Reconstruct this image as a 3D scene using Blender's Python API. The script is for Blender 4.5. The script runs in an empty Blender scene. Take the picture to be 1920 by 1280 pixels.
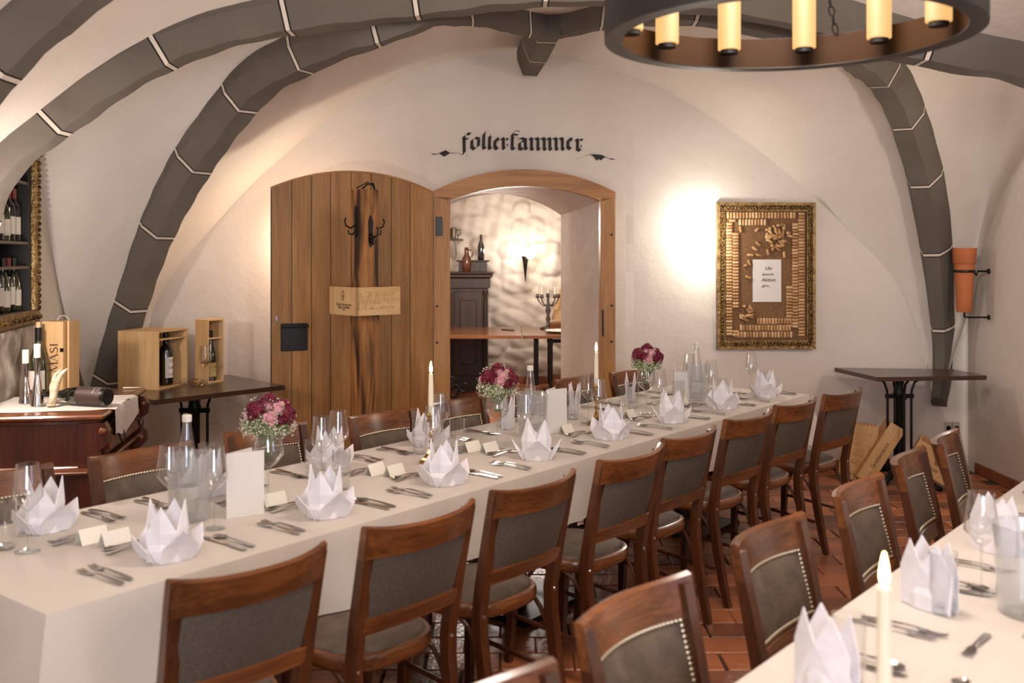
import bpy, math, random
from mathutils import Vector, Matrix
R = random.Random(7)
F = 1867.0; CH = 1.64
sc = bpy.context.scene
COL = bpy.context.collection
# ---------------- camera
cam = bpy.data.objects.new('camera', bpy.data.cameras.new('camera')); COL.objects.link(cam)
cam.location = (0, 0, CH); cam.rotation_euler = (math.pi/2, 0, 0)
cam.data.lens = 35.006; cam.data.sensor_width = 36; cam.data.shift_y = -160/1920
cam.data.clip_start = 0.02
cam.data.dof.use_dof = True; cam.data.dof.focus_distance = 6.0; cam.data.dof.aperture_fstop = 2.9
sc.camera = cam
# ---------------- world, exposure
w = bpy.data.worlds.new('world'); sc.world = w; w.use_nodes = True
w.node_tree.nodes['Background'].inputs[0].default_value = (1, .9, .8, 1)
w.node_tree.nodes['Background'].inputs[1].default_value = 0.25
sc.view_settings.view_transform = 'Standard'; sc.view_settings.look = 'None'
sc.view_settings.exposure = 1.36; sc.view_settings.gamma = 1; sc.view_settings.use_curve_mapping = False
sc.cycles.transparent_max_bounces = 32
sc.cycles.max_bounces = 8
sc.cycles.sample_clamp_indirect = 4
sc.cycles.caustics_reflective = False; sc.cycles.caustics_refractive = False
# ---------------- lamps
def light(kind, loc, energy, col, size=0.1, rot=None, name='lamp_light', sy=None, spot=None, target=None, blend=.6):
    d = bpy.data.lights.new(name, kind); d.energy = energy; d.color = col
    if kind == 'AREA':
        d.size = size
        if sy: d.shape = 'RECTANGLE'; d.size_y = sy
    else: d.shadow_soft_size = size
    if kind == 'SPOT': d.spot_size = spot; d.spot_blend = blend
    o = bpy.data.objects.new(name, d); COL.objects.link(o); o.location = loc
    if target is not None: o.rotation_euler = (Vector(target)-Vector(loc)).to_track_quat('-Z', 'Y').to_euler()
    elif rot: o.rotation_euler = rot
    return o
WARM = (1, .80, .60); WARM2 = (1, .88, .79); COOL = (.62, .77, 1.0)
light('AREA', (.3, -2.3, 1.45), 34, COOL, 1.5, target=(.3, 5, .8), name='window_daylight', sy=.9)
light('AREA', (3.38, .6, 1.35), 4.5, (.42, .52, 1), .6, target=(-.6, 4.6, .62), name='side_blue_fill')        # blue area light added at the right wall, which has no window
light('POINT', (.755, 2.727, 2.74), 52, WARM2, .3, name='chandelier_and_fill_light')
light('POINT', (-.4, -.8, 2.5), 34, WARM2, .25, name='chandelier_and_fill_light')  # added overhead fill behind the camera; no chandelier hangs there
light('POINT', (2.6, -.2, 2.2), 15, WARM2, .25, name='chandelier_and_fill_light')  # unseen warm fill added for the fronts of the right-hand chairs
light('POINT', (1.44, 7.33, 1.90), 3.4, (1, .92, .82), .05, name='sconce_and_fill_light')
light('POINT', (1.44, 7.33, 1.62), 1.6, (1, .92, .82), .05, name='sconce_and_fill_light')
light('POINT', (-1.45, 7.12, 1.75), 6.5, (1, .84, .66), .06, name='sconce_and_fill_light')
light('POINT', (3.25, 5.6, 1.9), 11, WARM2, .06, name='sconce_and_fill_light')
light('POINT', (-1.35, 1.6, 2.3), 5, WARM2, .2, name='chandelier_and_fill_light')  # fill added out of view to brighten the left wall and ribs
light('POINT', (-2.43, 4.58, 1.5), 17, WARM2, .04, name='sconce_and_fill_light')  # added fill for the left vault and rib; no sconce is fitted here
light('POINT', (.16, 12.40, 1.72), 7, WARM2, .05, name='torch_light')
light('POINT', (-.1, 9.9, 2.0), 55, WARM2, .2, name='cellar_fill_light')  # fill light put here to brighten the passage reveal
# ---------------- helpers
def lin(h):
    if isinstance(h, str):
        h = [int(h[i:i+2], 16)/255 for i in (0, 2, 4)]
    return tuple((c/12.92 if c <= .04045 else ((c+.055)/1.055)**2.4) for c in h) + (1,)
M = {}
def mat(name, col, rough=.5, metal=0, spec=.5, coat=0, col2=None, nscale=(3, 3, 3), ndetail=3, bump=0, bscale=20, emit=0, alpha=None, trans=0, mixc=(.35, .65), sheen=0, gen=False):
    m = bpy.data.materials.new(name); m.use_nodes = True; nt = m.node_tree; N = nt.nodes; L = nt.links
    b = N['Principled BSDF']; b.inputs['Base Color'].default_value = lin(col); b.inputs['Roughness'].default_value = rough
    b.inputs['Metallic'].default_value = metal; b.inputs['Specular IOR Level'].default_value = spec
    b.inputs['Coat Weight'].default_value = coat; b.inputs['Coat Roughness'].default_value = .12
    b.inputs['Transmission Weight'].default_value = trans
    if sheen: b.inputs['Sheen Weight'].default_value = sheen
    tc = N.new('ShaderNodeTexCoord')
    if col2:
        mp = N.new('ShaderNodeMapping'); mp.inputs['Scale'].default_value = nscale
        L.new(tc.outputs['Object'], mp.inputs['Vector'])
        nz = N.new('ShaderNodeTexNoise'); nz.inputs['Scale'].default_value = 1; nz.inputs['Detail'].default_value = ndetail
        L.new(mp.outputs[0], nz.inputs['Vector'])
        cr = N.new('ShaderNodeValToRGB'); cr.color_ramp.elements[0].position = mixc[0]; cr.color_ramp.elements[1].position = mixc[1]
        cr.color_ramp.elements[0].color = lin(col); cr.color_ramp.elements[1].color = lin(col2)
        L.new(nz.outputs[0], cr.inputs[0]); L.new(cr.outputs[0], b.inputs['Base Color'])
    if bump:
        n2 = N.new('ShaderNodeTexNoise'); n2.inputs['Scale'].default_value = bscale; n2.inputs['Detail'].default_value = 4
        L.new(tc.outputs['Object'], n2.inputs['Vector'])
        bp = N.new('ShaderNodeBump'); bp.inputs['Strength'].default_value = bump; bp.inputs['Distance'].default_value = .02
        L.new(n2.outputs[0], bp.inputs['Height']); L.new(bp.outputs[0], b.inputs['Normal'])
    if emit:
        b.inputs['Emission Color'].default_value = lin(col); b.inputs['Emission Strength'].default_value = emit
    M[name] = m
    return m
def wood(name, a, b_, rough=.45, axis=2, s=1.0, coat=0, ring=True, dark=None):
    # long-grained wood: noise stretched along the grain, distorted fine fibres on top
    m = bpy.data.materials.new(name); m.use_nodes = True; nt = m.node_tree; N = nt.nodes; L = nt.links
    b = N['Principled BSDF']; b.inputs['Roughness'].default_value = rough; b.inputs['Coat Weight'].default_value = coat
    b.inputs['Coat Roughness'].default_value = .15
    tc = N.new('ShaderNodeTexCoord'); oi = N.new('ShaderNodeObjectInfo')
    ad = N.new('ShaderNodeVectorMath'); ad.operation = 'ADD'
    mu = N.new('ShaderNodeMath'); mu.operation = 'MULTIPLY'; mu.inputs[1].default_value = 37
    L.new(oi.outputs['Random'], mu.inputs[0]); L.new(tc.outputs['Object'], ad.inputs[0]); L.new(mu.outputs[0], ad.inputs[1])
    def noise(cross, along, det):
        mp = N.new('ShaderNodeMapping'); v = [cross*s]*3; v[axis] = along*s; mp.inputs['Scale'].default_value = v
        nz = N.new('ShaderNodeTexNoise'); nz.inputs['Scale'].default_value = 1; nz.inputs['Detail'].default_value = det; nz.inputs['Distortion'].default_value = .6
        L.new(ad.outputs[0], mp.inputs['Vector']); L.new(mp.outputs[0], nz.inputs['Vector']); return nz
    n1 = noise(14, 1.3, 3); n2 = noise(110, 5, 2)
    mx = N.new('ShaderNodeMath'); mx.operation = 'MULTIPLY_ADD'; mx.inputs[1].default_value = .4
    L.new(n2.outputs[0], mx.inputs[0])
    m3 = N.new('ShaderNodeMath'); m3.operation = 'MULTIPLY'; m3.inputs[1].default_value = .6; L.new(n1.outputs[0], m3.inputs[0])
    L.new(m3.outputs[0], mx.inputs[2])
    cr = N.new('ShaderNodeValToRGB'); cr.color_ramp.elements[0].position = .36; cr.color_ramp.elements[1].position = .62
    cr.color_ramp.elements[0].color = lin(a); cr.color_ramp.elements[1].color = lin(b_)
    L.new(mx.outputs[0], cr.inputs[0])
    hs = N.new('ShaderNodeHueSaturation'); mr = N.new('ShaderNodeMapRange'); mr.inputs[3].default_value = .88; mr.inputs[4].default_value = 1.1
    L.new(oi.outputs['Random'], mr.inputs[0]); L.new(mr.outputs[0], hs.inputs['Value']); L.new(cr.outputs[0], hs.inputs['Color'])
    out = hs.outputs[0]
    if dark:   # scorched streaks
        n3 = noise(9, 1.1, 2); c2 = N.new('ShaderNodeValToRGB'); c2.color_ramp.elements[0].position = .45; c2.color_ramp.elements[1].position = .6
        L.new(n3.outputs[0], c2.inputs[0]); mm = N.new('ShaderNodeMixRGB'); L.new(c2.outputs[0], mm.inputs[0])
        L.new(out, mm.inputs[1]); mm.inputs[2].default_value = lin(dark); out = mm.outputs[0]
    L.new(out, b.inputs['Base Color'])
    bp = N.new('ShaderNodeBump'); bp.inputs['Strength'].default_value = .12; bp.inputs['Distance'].default_value = .004
    L.new(mx.outputs[0], bp.inputs['Height']); L.new(bp.outputs[0], b.inputs['Normal'])
    M[name] = m; return m
def glassmat(name, tint=(1, 1, 1), refl=1.0, ior=1.45, frost=0, fcol=(.9, .9, .9)):
    m = bpy.data.materials.new(name); m.use_nodes = True; nt = m.node_tree; N = nt.nodes; L = nt.links
    N.remove(N['Principled BSDF']); out = N['Material Output']
    lw = N.new('ShaderNodeLayerWeight'); lw.inputs[0].default_value = .5
    pw = N.new('ShaderNodeMath'); pw.operation = 'POWER'; L.new(lw.outputs['Facing'], pw.inputs[0]); pw.inputs[1].default_value = 3.5
    fr = N.new('ShaderNodeMath'); fr.operation = 'MULTIPLY_ADD'; L.new(pw.outputs[0], fr.inputs[0]); fr.inputs[1].default_value = .85 if ior > 1.4 else .3; fr.inputs[2].default_value = .05 if ior > 1.4 else .02
    tr = N.new('ShaderNodeBsdfTransparent'); tr.inputs[0].default_value = (*tint, 1)
    gl = N.new('ShaderNodeBsdfGlossy'); gl.inputs['Roughness'].default_value = .03
    gl.inputs[0].default_value = (refl, refl, refl, 1)
    mx = N.new('ShaderNodeMixShader'); L.new(fr.outputs[0], mx.inputs[0]); L.new(tr.outputs[0], mx.inputs[1]); L.new(gl.outputs[0], mx.inputs[2])
    last = mx
    if frost:
        df = N.new('ShaderNodeBsdfDiffuse'); df.inputs[0].default_value = (*fcol, 1)
        tl = N.new('ShaderNodeBsdfTranslucent'); tl.inputs[0].default_value = (*fcol, 1)
        m1 = N.new('ShaderNodeMixShader'); L.new(df.outputs[0], m1.inputs[1]); L.new(tl.outputs[0], m1.inputs[2]); m1.inputs[0].default_value = .5
        m2 = N.new('ShaderNodeMixShader'); m2.inputs[0].default_value = frost; L.new(mx.outputs[0], m2.inputs[1]); L.new(m1.outputs[0], m2.inputs[2]); last = m2
    L.new(last.outputs[0], out.inputs[0]); M[name] = m; return m

class MB:
    def __init__(s): s.v = []; s.f = []
    def add(s, vs, fs, mx=None):
        n = len(s.v)
        for p in vs:
            p = Vector(p)
            if mx is not None: p = mx @ p
            s.v.append(p)
        s.f += [[i+n for i in f] for f in fs]
    def box(s, c, d, mx=None, bev=0):
        x, y, z = [a/2 for a in d]; cx, cy, cz = c
        if bev:
            b = min(bev, x*.9, y*.9, z*.9); vs = []; 
            for sx in (-1, 1):
                for sy in (-1, 1):
                    for sz in (-1, 1):
                        vs += [(cx+sx*(x-b), cy+sy*(y-b), cz+sz*z), (cx+sx*(x-b), cy+sy*y, cz+sz*(z-b)), (cx+sx*x, cy+sy*(y-b), cz+sz*(z-b))]
            def I(sx, sy, sz, k): return (((sx > 0)*2+(sy > 0))*2+(sz > 0))*3+k
            fs = []
            def q(l, flip): fs.append(l[::-1] if flip else l)
            for g in (-1, 1):
                q([I(-1, -1, g, 0), I(1, -1, g, 0), I(1, 1, g, 0), I(-1, 1, g, 0)], g < 0)
                q([I(-1, g, -1, 1), I(-1, g, 1, 1), I(1, g, 1, 1), I(1, g, -1, 1)], g < 0)
                q([I(g, -1, -1, 2), I(g, 1, -1, 2), I(g, 1, 1, 2), I(g, -1, 1, 2)], g < 0)
                for h in (-1, 1):
                    q([I(-1, g, h, 0), I(1, g, h, 0), I(1, g, h, 1), I(-1, g, h, 1)], g*h > 0)
                    q([I(g, -1, h, 0), I(g, 1, h, 0), I(g, 1, h, 2), I(g, -1, h, 2)], g*h < 0)
                    q([I(g, h, -1, 1), I(g, h, 1, 1), I(g, h, 1, 2), I(g, h, -1, 2)], g*h < 0)
                    for k in (-1, 1): q([I(g, h, k, 0), I(g, h, k, 1), I(g, h, k, 2)], g*h*k > 0)
            s.add(vs, fs, mx); return s
        vs = [(cx+a*x, cy+b*y, cz+c_*z) for a in (-1, 1) for b in (-1, 1) for c_ in (-1, 1)]
        s.add(vs, [[0, 1, 3, 2], [4, 6, 7, 5], [0, 4, 5, 1], [2, 3, 7, 6], [0, 2, 6, 4], [1, 5, 7, 3]], mx); return s
    def lathe(s, prof, n=24, c=(0, 0, 0), mx=None, cap0=True, cap1=True, sx=1, sy=1):
        vs = []; fs = []
        for r, z in prof:
            for i in range(n):
                a = 2*math.pi*i/n; vs.append((c[0]+r*math.cos(a)*sx, c[1]+r*math.sin(a)*sy, c[2]+z))
        for j in range(len(prof)-1):
            for i in range(n):
                k = (i+1) % n; fs.append([j*n+i, j*n+k, (j+1)*n+k, (j+1)*n+i])
        if cap0: fs.append(list(range(n))[::-1])
        if cap1: fs.append([(len(prof)-1)*n+i for i in range(n)])
        s.add(vs, fs, mx); return s
    def tube(s, pts, r, n=8, closed=False, mx=None, sq=1.0):
        pts = [Vector(p) for p in pts]; m = len(pts); vs = []; fs = []
        rr = r if isinstance(r, (list, tuple)) else [r]*m
        up = None
        for i, p in enumerate(pts):
            t = (pts[(i+1) % m]-pts[i-1]) if closed else (pts[min(i+1, m-1)]-pts[max(i-1, 0)])
            t.normalize()
            if up is None:
                up = Vector((0, 0, 1)) if abs(t.z) < .9 else Vector((1, 0, 0))
            a = t.cross(up); a.normalize(); b = a.cross(t); b.normalize(); up = b
            for k in range(n):
                an = 2*math.pi*k/n; vs.append(p+a*math.cos(an)*rr[i]+b*math.sin(an)*rr[i]*sq)
        for i in range(m if closed else m-1):
            j = (i+1) % m
            for k in range(n):
                l = (k+1) % n; fs.append([i*n+k, i*n+l, j*n+l, j*n+k])
        if not closed: fs.append(list(range(n))[::-1]); fs.append([(m-1)*n+k for k in range(n)])
        s.add(vs, fs, mx); return s
    def sweep(s, stations, mx=None):
        # stations: list of (p, a, b, wa, wb): rectangular section
        vs = []; fs = []
        for p, a, b, wa, wb in stations:
            p, a, b = Vector(p), Vector(a), Vector(b)
            vs += [p-a*wa-b*wb, p+a*wa-b*wb, p+a*wa+b*wb, p-a*wa+b*wb]
        m = len(stations)
        for i in range(m-1):
            for k in range(4):
                l = (k+1) % 4; fs.append([i*4+k, i*4+l, (i+1)*4+l, (i+1)*4+k])
        fs += [[3, 2, 1, 0], [(m-1)*4+k for k in range(4)]]
        s.add(vs, fs, mx); return s
    def prism(s, poly, t, mx=None):
        # poly in local xz plane, thickness t along +y
        n = len(poly); vs = [(x, 0, z) for x, z in poly]+[(x, t, z) for x, z in poly]
        fs = [list(range(n)), [n+i for i in range(n)][::-1]]
        for i in range(n): j = (i+1) % n; fs.append([i, i+n, j+n, j])
        s.add(vs, fs, mx); return s
    def grid(s, P):
        n = len(P); m = len(P[0]); base = len(s.v); 
        for row in P:
            for p in row: s.v.append(Vector(p))
        for i in range(n-1):
            for j in range(m-1): s.f.append([base+i*m+j, base+(i+1)*m+j, base+(i+1)*m+j+1, base+i*m+j+1])
        return s
    def sphere(s, c, r, n=8, m=6, sz=1, mx=None):
        pr = [(r*math.sin(math.pi*i/m) if 0 < i < m else r*.02, -r*sz*math.cos(math.pi*i/m)) for i in range(m+1)]
        return s.lathe(pr, n, c, mx)
    def build(s, name, mt, parent=None, smooth=False, kind=None, angle=None, **kw):
        me = bpy.data.meshes.new(name); me.from_pydata([tuple(p) for p in s.v], [], s.f); me.update()
        if mt: me.materials.append(M[mt] if isinstance(mt, str) else mt)
        if smooth:
            me.polygons.foreach_set('use_smooth', [True]*len(me.polygons))
            if angle is not None:
                try: me.set_sharp_from_angle(angle=math.radians(angle))
                except Exception: pass
        o = bpy.data.objects.new(name, me); COL.objects.link(o)
        if parent: o.parent = parent
        if kind: o['kind'] = kind
        for k, v in kw.items(): o[k] = v
        return o
def tag(o, label=None, cat=None, group=None):
    if label: o['label'] = label
    if cat: o['category'] = cat
    if group: o['group'] = group
    return o
def thing(name, label, cat, loc=(0, 0, 0), rz=0, group=None, rot=None):
    o = bpy.data.objects.new(name, None); COL.objects.link(o); o.empty_display_size = .05
    o.location = loc; o.rotation_euler = rot if rot else (0, 0, rz)
    return tag(o, label, cat, group)
KIDS = {}
def copy_tree(o, parent=None):
    c = o.copy(); COL.objects.link(c)
    if parent: c.parent = parent
    for ch in o.children: copy_tree(ch, c)
    return c
def place(proto, loc, rz, label, group=None, first=[]):
    o = proto if proto.name not in first else copy_tree(proto)
    first.append(proto.name)
    o.location = loc; o.rotation_euler = (0, 0, rz); o['label'] = label
    if group: o['group'] = group
    return o
def cr(pts, n):
    P = [Vector(p) for p in pts]; P = [P[0]*2-P[1]]+P+[P[-1]*2-P[-2]]; out = []
    for i in range(1, len(P)-2):
        for k in range(24):
            t = k/24; a, b, c, d = P[i-1], P[i], P[i+1], P[i+2]
            out.append(.5*((2*b)+(c-a)*t+(2*a-5*b+4*c-d)*t*t+(3*b-a-3*c+d)*t**3))
    out.append(P[-2]); L = [0]
    for i in range(1, len(out)): L.append(L[-1]+(out[i]-out[i-1]).length)
    res = []; j = 0
    for k in range(n+1):
        s = L[-1]*k/n
        while j < len(L)-2 and L[j+1] < s: j += 1
        t = (s-L[j])/max(1e-9, L[j+1]-L[j]); res.append(out[j].lerp(out[j+1], min(1, max(0, t))))
    return res
def hz(px, py, z):        # the point at height z seen at a place of the photograph
    d = (CH-z)*F/(py-480); return Vector(((px-960)*d/F, d, z))
def dp(px, py, d): return Vector(((px-960)*d/F, d, CH-(py-480)*d/F))
WS = .07; WA = math.atan(WS)
def wallD(px): return 7.455/(1-WS*(px-960)/F)
def wp(px, py):           # local (x along, z) on the far wall
    d = wallD(px); return ((px-960)*d/F/math.cos(WA), CH-(py-480)*d/F)
RZ = Matrix.Rotation
def T(x, y, z): return Matrix.Translation((x, y, z))
def text_mb(body, size, mb, mx, align='CENTER', ext=.0006):
    cu = bpy.data.curves.new('lettering', 'FONT'); cu.body = body; cu.size = size; cu.align_x = align; cu.align_y = 'CENTER'; cu.resolution_u = 2; cu.extrude = ext
    o = bpy.data.objects.new('lettering', cu); COL.objects.link(o)
    me = o.to_mesh()
    mb.add([v.co.copy() for v in me.vertices], [list(p.vertices) for p in me.polygons], mx)
    o.to_mesh_clear(); bpy.data.objects.remove(o); bpy.data.curves.remove(cu)
ORD = ['first', 'second', 'third', 'fourth', 'fifth', 'sixth', 'seventh', 'eighth', 'ninth', 'tenth', 'eleventh', 'twelfth']
# ---------------- materials
def plaster(name, c1, c2, bump=.35):
    m = mat(name, c1, .85, spec=.2, col2=c2, nscale=(.9, .9, .9), ndetail=4)
    nt = m.node_tree; N = nt.nodes; L = nt.links; b = N['Principled BSDF']
    tc = N.new('ShaderNodeTexCoord')
    a = N.new('ShaderNodeTexNoise'); a.inputs['Scale'].default_value = 4; a.inputs['Detail'].default_value = 6; a.inputs['Roughness'].default_value = .62
    L.new(tc.outputs['Object'], a.inputs['Vector'])
    bp = N.new('ShaderNodeBump'); bp.inputs['Strength'].default_value = bump; bp.inputs['Distance'].default_value = .03
    L.new(a.outputs[0], bp.inputs['Height']); L.new(bp.outputs[0], b.inputs['Normal']); return m
plaster('plaster', 'dbd2c8', 'd0c6bc')
plaster('plaster_rough', 'cfc6ba', 'b9aea2', .5)
plaster('rubble', '8f8375', 'd6ccbf', 1.0)
for _n in M['rubble'].node_tree.nodes:
    if _n.type == 'MAPPING': _n.inputs['Scale'].default_value = (7, 7, 7)
def ribmat(name, off):
    m = mat(name, '6b645b', .8, spec=.25, col2='5d564e', nscale=(1.5, 1.5, 1.5), bump=.3, bscale=9)
    nt = m.node_tree; N = nt.nodes; L = nt.links; b = N['Principled BSDF']
    src = b.inputs['Base Color'].links[0].from_socket
    at = N.new('ShaderNodeAttribute'); at.attribute_name = 'arc'
    def mth(op, a, bb=None):
        n = N.new('ShaderNodeMath'); n.operation = op
        if isinstance(a, (int, float)): n.inputs[0].default_value = a
        else: L.new(a, n.inputs[0])
        if bb is not None: n.inputs[1].default_value = bb
        return n.outputs[0]
    x = mth('ADD', at.outputs['Fac'], off); x = mth('DIVIDE', x, .62); x = mth('FRACT', x); x = mth('SUBTRACT', x, .5); x = mth('ABSOLUTE', x); x = mth('MULTIPLY', x, .62)
    k = mth('LESS_THAN', x, .018); wv = mth('LESS_THAN', x, .010)
    m1 = N.new('ShaderNodeMixRGB'); L.new(k, m1.inputs[0]); L.new(src, m1.inputs[1]); m1.inputs[2].default_value = lin('1a1512')
    m2 = N.new('ShaderNodeMixRGB'); L.new(wv, m2.inputs[0]); L.new(m1.outputs[0], m2.inputs[1]); m2.inputs[2].default_value = lin('cfc4b6')
    L.new(m2.outputs[0], b.inputs['Base Color']); return m
for nm, off in (('rib_far', -.12), ('rib_cross', -.26), ('rib_near', .3), ('rib_stub', .1)): ribmat(nm, off)
wood('oak', 'a87a46', '865d2f', .5, 2, .8)
wood('oak_light', 'bd8a50', '996835', .5, 2, .8)
wood('oak_h', 'b98448', '916032', .5, 0, .8)
wood('chair_wood', '5a311a', '391d0e', .3, 2, 1, coat=.25)
wood('chair_rail', '7e4a25', '522d14', .26, 0, 1, coat=.3)
wood('table_dark', '43291b', '2e1b12', .3, 0, 1, coat=.3)
wood('mahogany', '5d2a18', '3c180d', .28, 2, 1, coat=.4)
wood('mahogany_h', '7d4526', '56290f', .25, 0, 1, coat=.4)
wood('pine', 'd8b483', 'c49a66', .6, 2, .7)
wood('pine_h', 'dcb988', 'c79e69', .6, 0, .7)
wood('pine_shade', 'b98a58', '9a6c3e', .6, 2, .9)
wood('beam', 'b07a42', '7d4d24', .6, 2, 1.3, dark='2c150a')
wood('cupboard', '3a2416', '20130b', .5, 2, 1)
wood('tray', '7d4f2a', '553318', .22, 0, 1)
mat('leather', '645547', .5, spec=.45, col2='4c4036', nscale=(12, 12, 12), bump=.2, bscale=120)
mat('fabric', '6a5e52', .9, spec=.15, col2='53493f', nscale=(260, 260, 260), ndetail=1, bump=.35, bscale=420)
mat('brass', 'b08a4a', .25, 1)
mat('stud', 'cbbda6', .25, 1)
mat('steel', 'b9b4b0', .16, 1)
mat('chrome', 'd6d6d8', .06, 1)
mat('iron', '0e0d0d', .42, .5)
mat('iron_brown', '2c2623', .35, .8)
mat('cloth', 'cac0b6', .85, spec=.15, col2='c2b8ae', nscale=(2, 2, 2), bump=.12, bscale=5, sheen=.2)
mat('napkin', 'ebe8ec', .8, spec=.15, col2='e2dfe4', nscale=(40, 40, 40), sheen=.2)
mat('card', 'e2dccf', .7)
mat('wax', 'e8dcc4', .45, spec=.4)
mat('ivory', 'd8c9ae', .4, col2='a88f70', nscale=(8, 8, 30))
mat('black_metal', '100f10', .42, 0)
mat('ring_inner', '2a1808', .6, 0, spec=.1)
mat('led_candle', 'f2ba74', .6, emit=.42); M['led_candle'].node_tree.nodes['Principled BSDF'].inputs['Base Color'].default_value = (.05, .03, .012, 1)
mat('paint_black', '2a2421', .8)
mat('paint_brown', '4a2c16', .8)
mat('engrave', '86592f', .8)
mat('ink', '3a342f', .8)
mat('gold', 'a08558', .4, .8, col2='765a34', nscale=(20, 20, 20), bump=.4, bscale=60)
mat('gold_carved', '94743f', .4, .75, col2='22150a', nscale=(75, 75, 75), ndetail=1, bump=1, bscale=90, mixc=(.46, .56))
mat('board', '7d5c3c', .9, col2='6a4c30', nscale=(60, 60, 60))
mat('cork_a', 'c9a274', .8, col2='a87e52', nscale=(90, 90, 90)); mat('cork_b', 'b48a5c', .8, col2='8e653c', nscale=(90, 90, 90)); mat('cork_c', 'd8b78c', .8, col2='b48e62', nscale=(90, 90, 90))
mat('terracotta', 'b4693c', .8, col2='a65c33', nscale=(6, 6, 6), bump=.15, bscale=60)
mat('paper', 'd9d4ce', .8)
mat('label_w', 'd9d2c6', .6); mat('label_k', '33211b', .5); mat('label_gold', 'b39a5c', .5); mat('label_red', '7a2a1e', .5)
mat('bottle_black', '0c0d0b', .08, spec=.7, coat=.5); mat('bottle_green', '242a14', .08, spec=.7, coat=.5); mat('bottle_brown', '5a2f1a', .2, coat=.4)
mat('foil', '1b1512', .3, .3)
mat('pewter', '5a5148', .35, .8)
mat('shelf_dark', '1c1714', .6); mat('shelf_edge', '6e5f52', .6)
mat('petal_pink', 'e0a0a8', .6, col2='ecc0c0', nscale=(60, 60, 60)); mat('petal_red', '5e0f28', .6, col2='8a1c3a', nscale=(60, 60, 60))
mat('leaf', '5f6b45', .6, col2='8a9464', nscale=(50, 50, 50)); mat('breath', 'ddd8c8', .7); mat('leaf_pale', '93a070', .6)
mat('plug', '1a0f08', .6)
mat('grout', '4a3a30', .9, col2='3a2c24', nscale=(8, 8, 8))
mat('socket', 'b9b2a8', .35, .3)
mat('lamp_glass', 'fff0da', .4, emit=12); mat('flame', 'ffc27a', .5, emit=14); mat('flame_core', 'ffe9c0', .5, emit=22); mat('torch_glow', 'fff0d8', .5, emit=14)
glassmat('glass', (.965, .965, .965)); glassmat('glass_thick', (.93, .95, .94)); glassmat('water', (.97, .98, .98), ior=1.33)
glassmat('acrylic', (.93, .94, .95), frost=.15, fcol=(.9, .9, .9)); glassmat('window_glass', (.95, .96, .97))
def tilemat():
    m = mat('tile', '7c4a35', .33, spec=.5, bump=.25, bscale=30)
    nt = m.node_tree; N = nt.nodes; L = nt.links; b = N['Principled BSDF']
    oi = N.new('ShaderNodeObjectInfo'); g = N.new('ShaderNodeTexCoord'); nz = N.new('ShaderNodeTexNoise'); nz.inputs['Scale'].default_value = 2.2
    gm = N.new('ShaderNodeNewGeometry'); L.new(gm.outputs['Position'], nz.inputs['Vector'])
    ad = N.new('ShaderNodeMath'); ad.operation = 'ADD'; L.new(nz.outputs[0], ad.inputs[0])
    ml = N.new('ShaderNodeMath'); ml.operation = 'MULTIPLY_ADD'; ml.inputs[1].default_value = .5; ml.inputs[2].default_value = -.25
    L.new(gm.outputs['Random Per Island'], ml.inputs[0]); L.new(ml.outputs[0], ad.inputs[1])
    m2 = N.new('ShaderNodeMath'); m2.operation = 'MULTIPLY_ADD'; m2.inputs[1].default_value = .5; m2.inputs[2].default_value = -.25
    L.new(oi.outputs['Random'], m2.inputs[0]); a2 = N.new('ShaderNodeMath'); a2.operation = 'ADD'; L.new(ad.outputs[0], a2.inputs[0]); L.new(m2.outputs[0], a2.inputs[1])
    c = N.new('ShaderNodeValToRGB'); c.color_ramp.elements[0].position = .25; c.color_ramp.elements[1].position = .75
    c.color_ramp.elements[0].color = lin('65392a'); c.color_ramp.elements[1].color = lin('a8653f')
    L.new(a2.outputs[0], c.inputs[0]); L.new(c.outputs[0], b.inputs['Base Color'])
tilemat()
# ================= STRUCTURE =================
YB = 4.8                                           # depth of the transverse rib
def mirror_line(k, a, b): return a/(b+k)
farL = []
for px, py in ((184, 800), (206, 722), (228, 650), (250, 585), (276, 505), (308, 425), (350, 345), (400, 270), (485, 165), (555, 122), (628, 88)):
    k = (px-960)/F; d = 4.884/(k+1.095); farL.append(dp(px, py, d))
farL += [dp(722, 55, 5.07), dp(820, 22, 5.16), dp(920, 28, 5.5)]
farR = []
for px, py in ((1756, 748), (1762, 700), (1763, 632), (1757, 550), (1750, 468), (1740, 400), (1726, 330), (1702, 250), (1665, 165), (1620, 120), (1560, 82)):
    k = (px-960)/F; d = 2.145/(.714-k); farR.append(dp(px, py, d))
farR += [dp(1450, 48, 5.15), dp(1300, 22, 5.3), dp(1140, 30, 5.65)]
N1 = dp(1030, 52, 6.0)
crossL = [Vector((-2.6, YB, .62)), Vector((-2.595, YB, 1.2)), Vector((-2.575, YB, 1.72))]+[dp(px, py, YB) for px, py in ((0, 322), (98, 238), (200, 165), (306, 104), (405, 66), (511, 42), (648, 24))]
crossM = [dp(px, py, YB) for px, py in ((830, 2), (960, -12), (1100, -18), (1250, -10), (1400, 8))]
crossR = [dp(px, py, YB) for px, py in ((1560, 45), (1690, 85), (1830, 112), (1920, 130))]+[Vector((2.95, YB, 2.32)), Vector((3.3, YB, 1.95)), Vector((3.44, YB, 1.5)), Vector((3.49, YB, 1.1)), Vector((3.5, YB, .62))]
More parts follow.
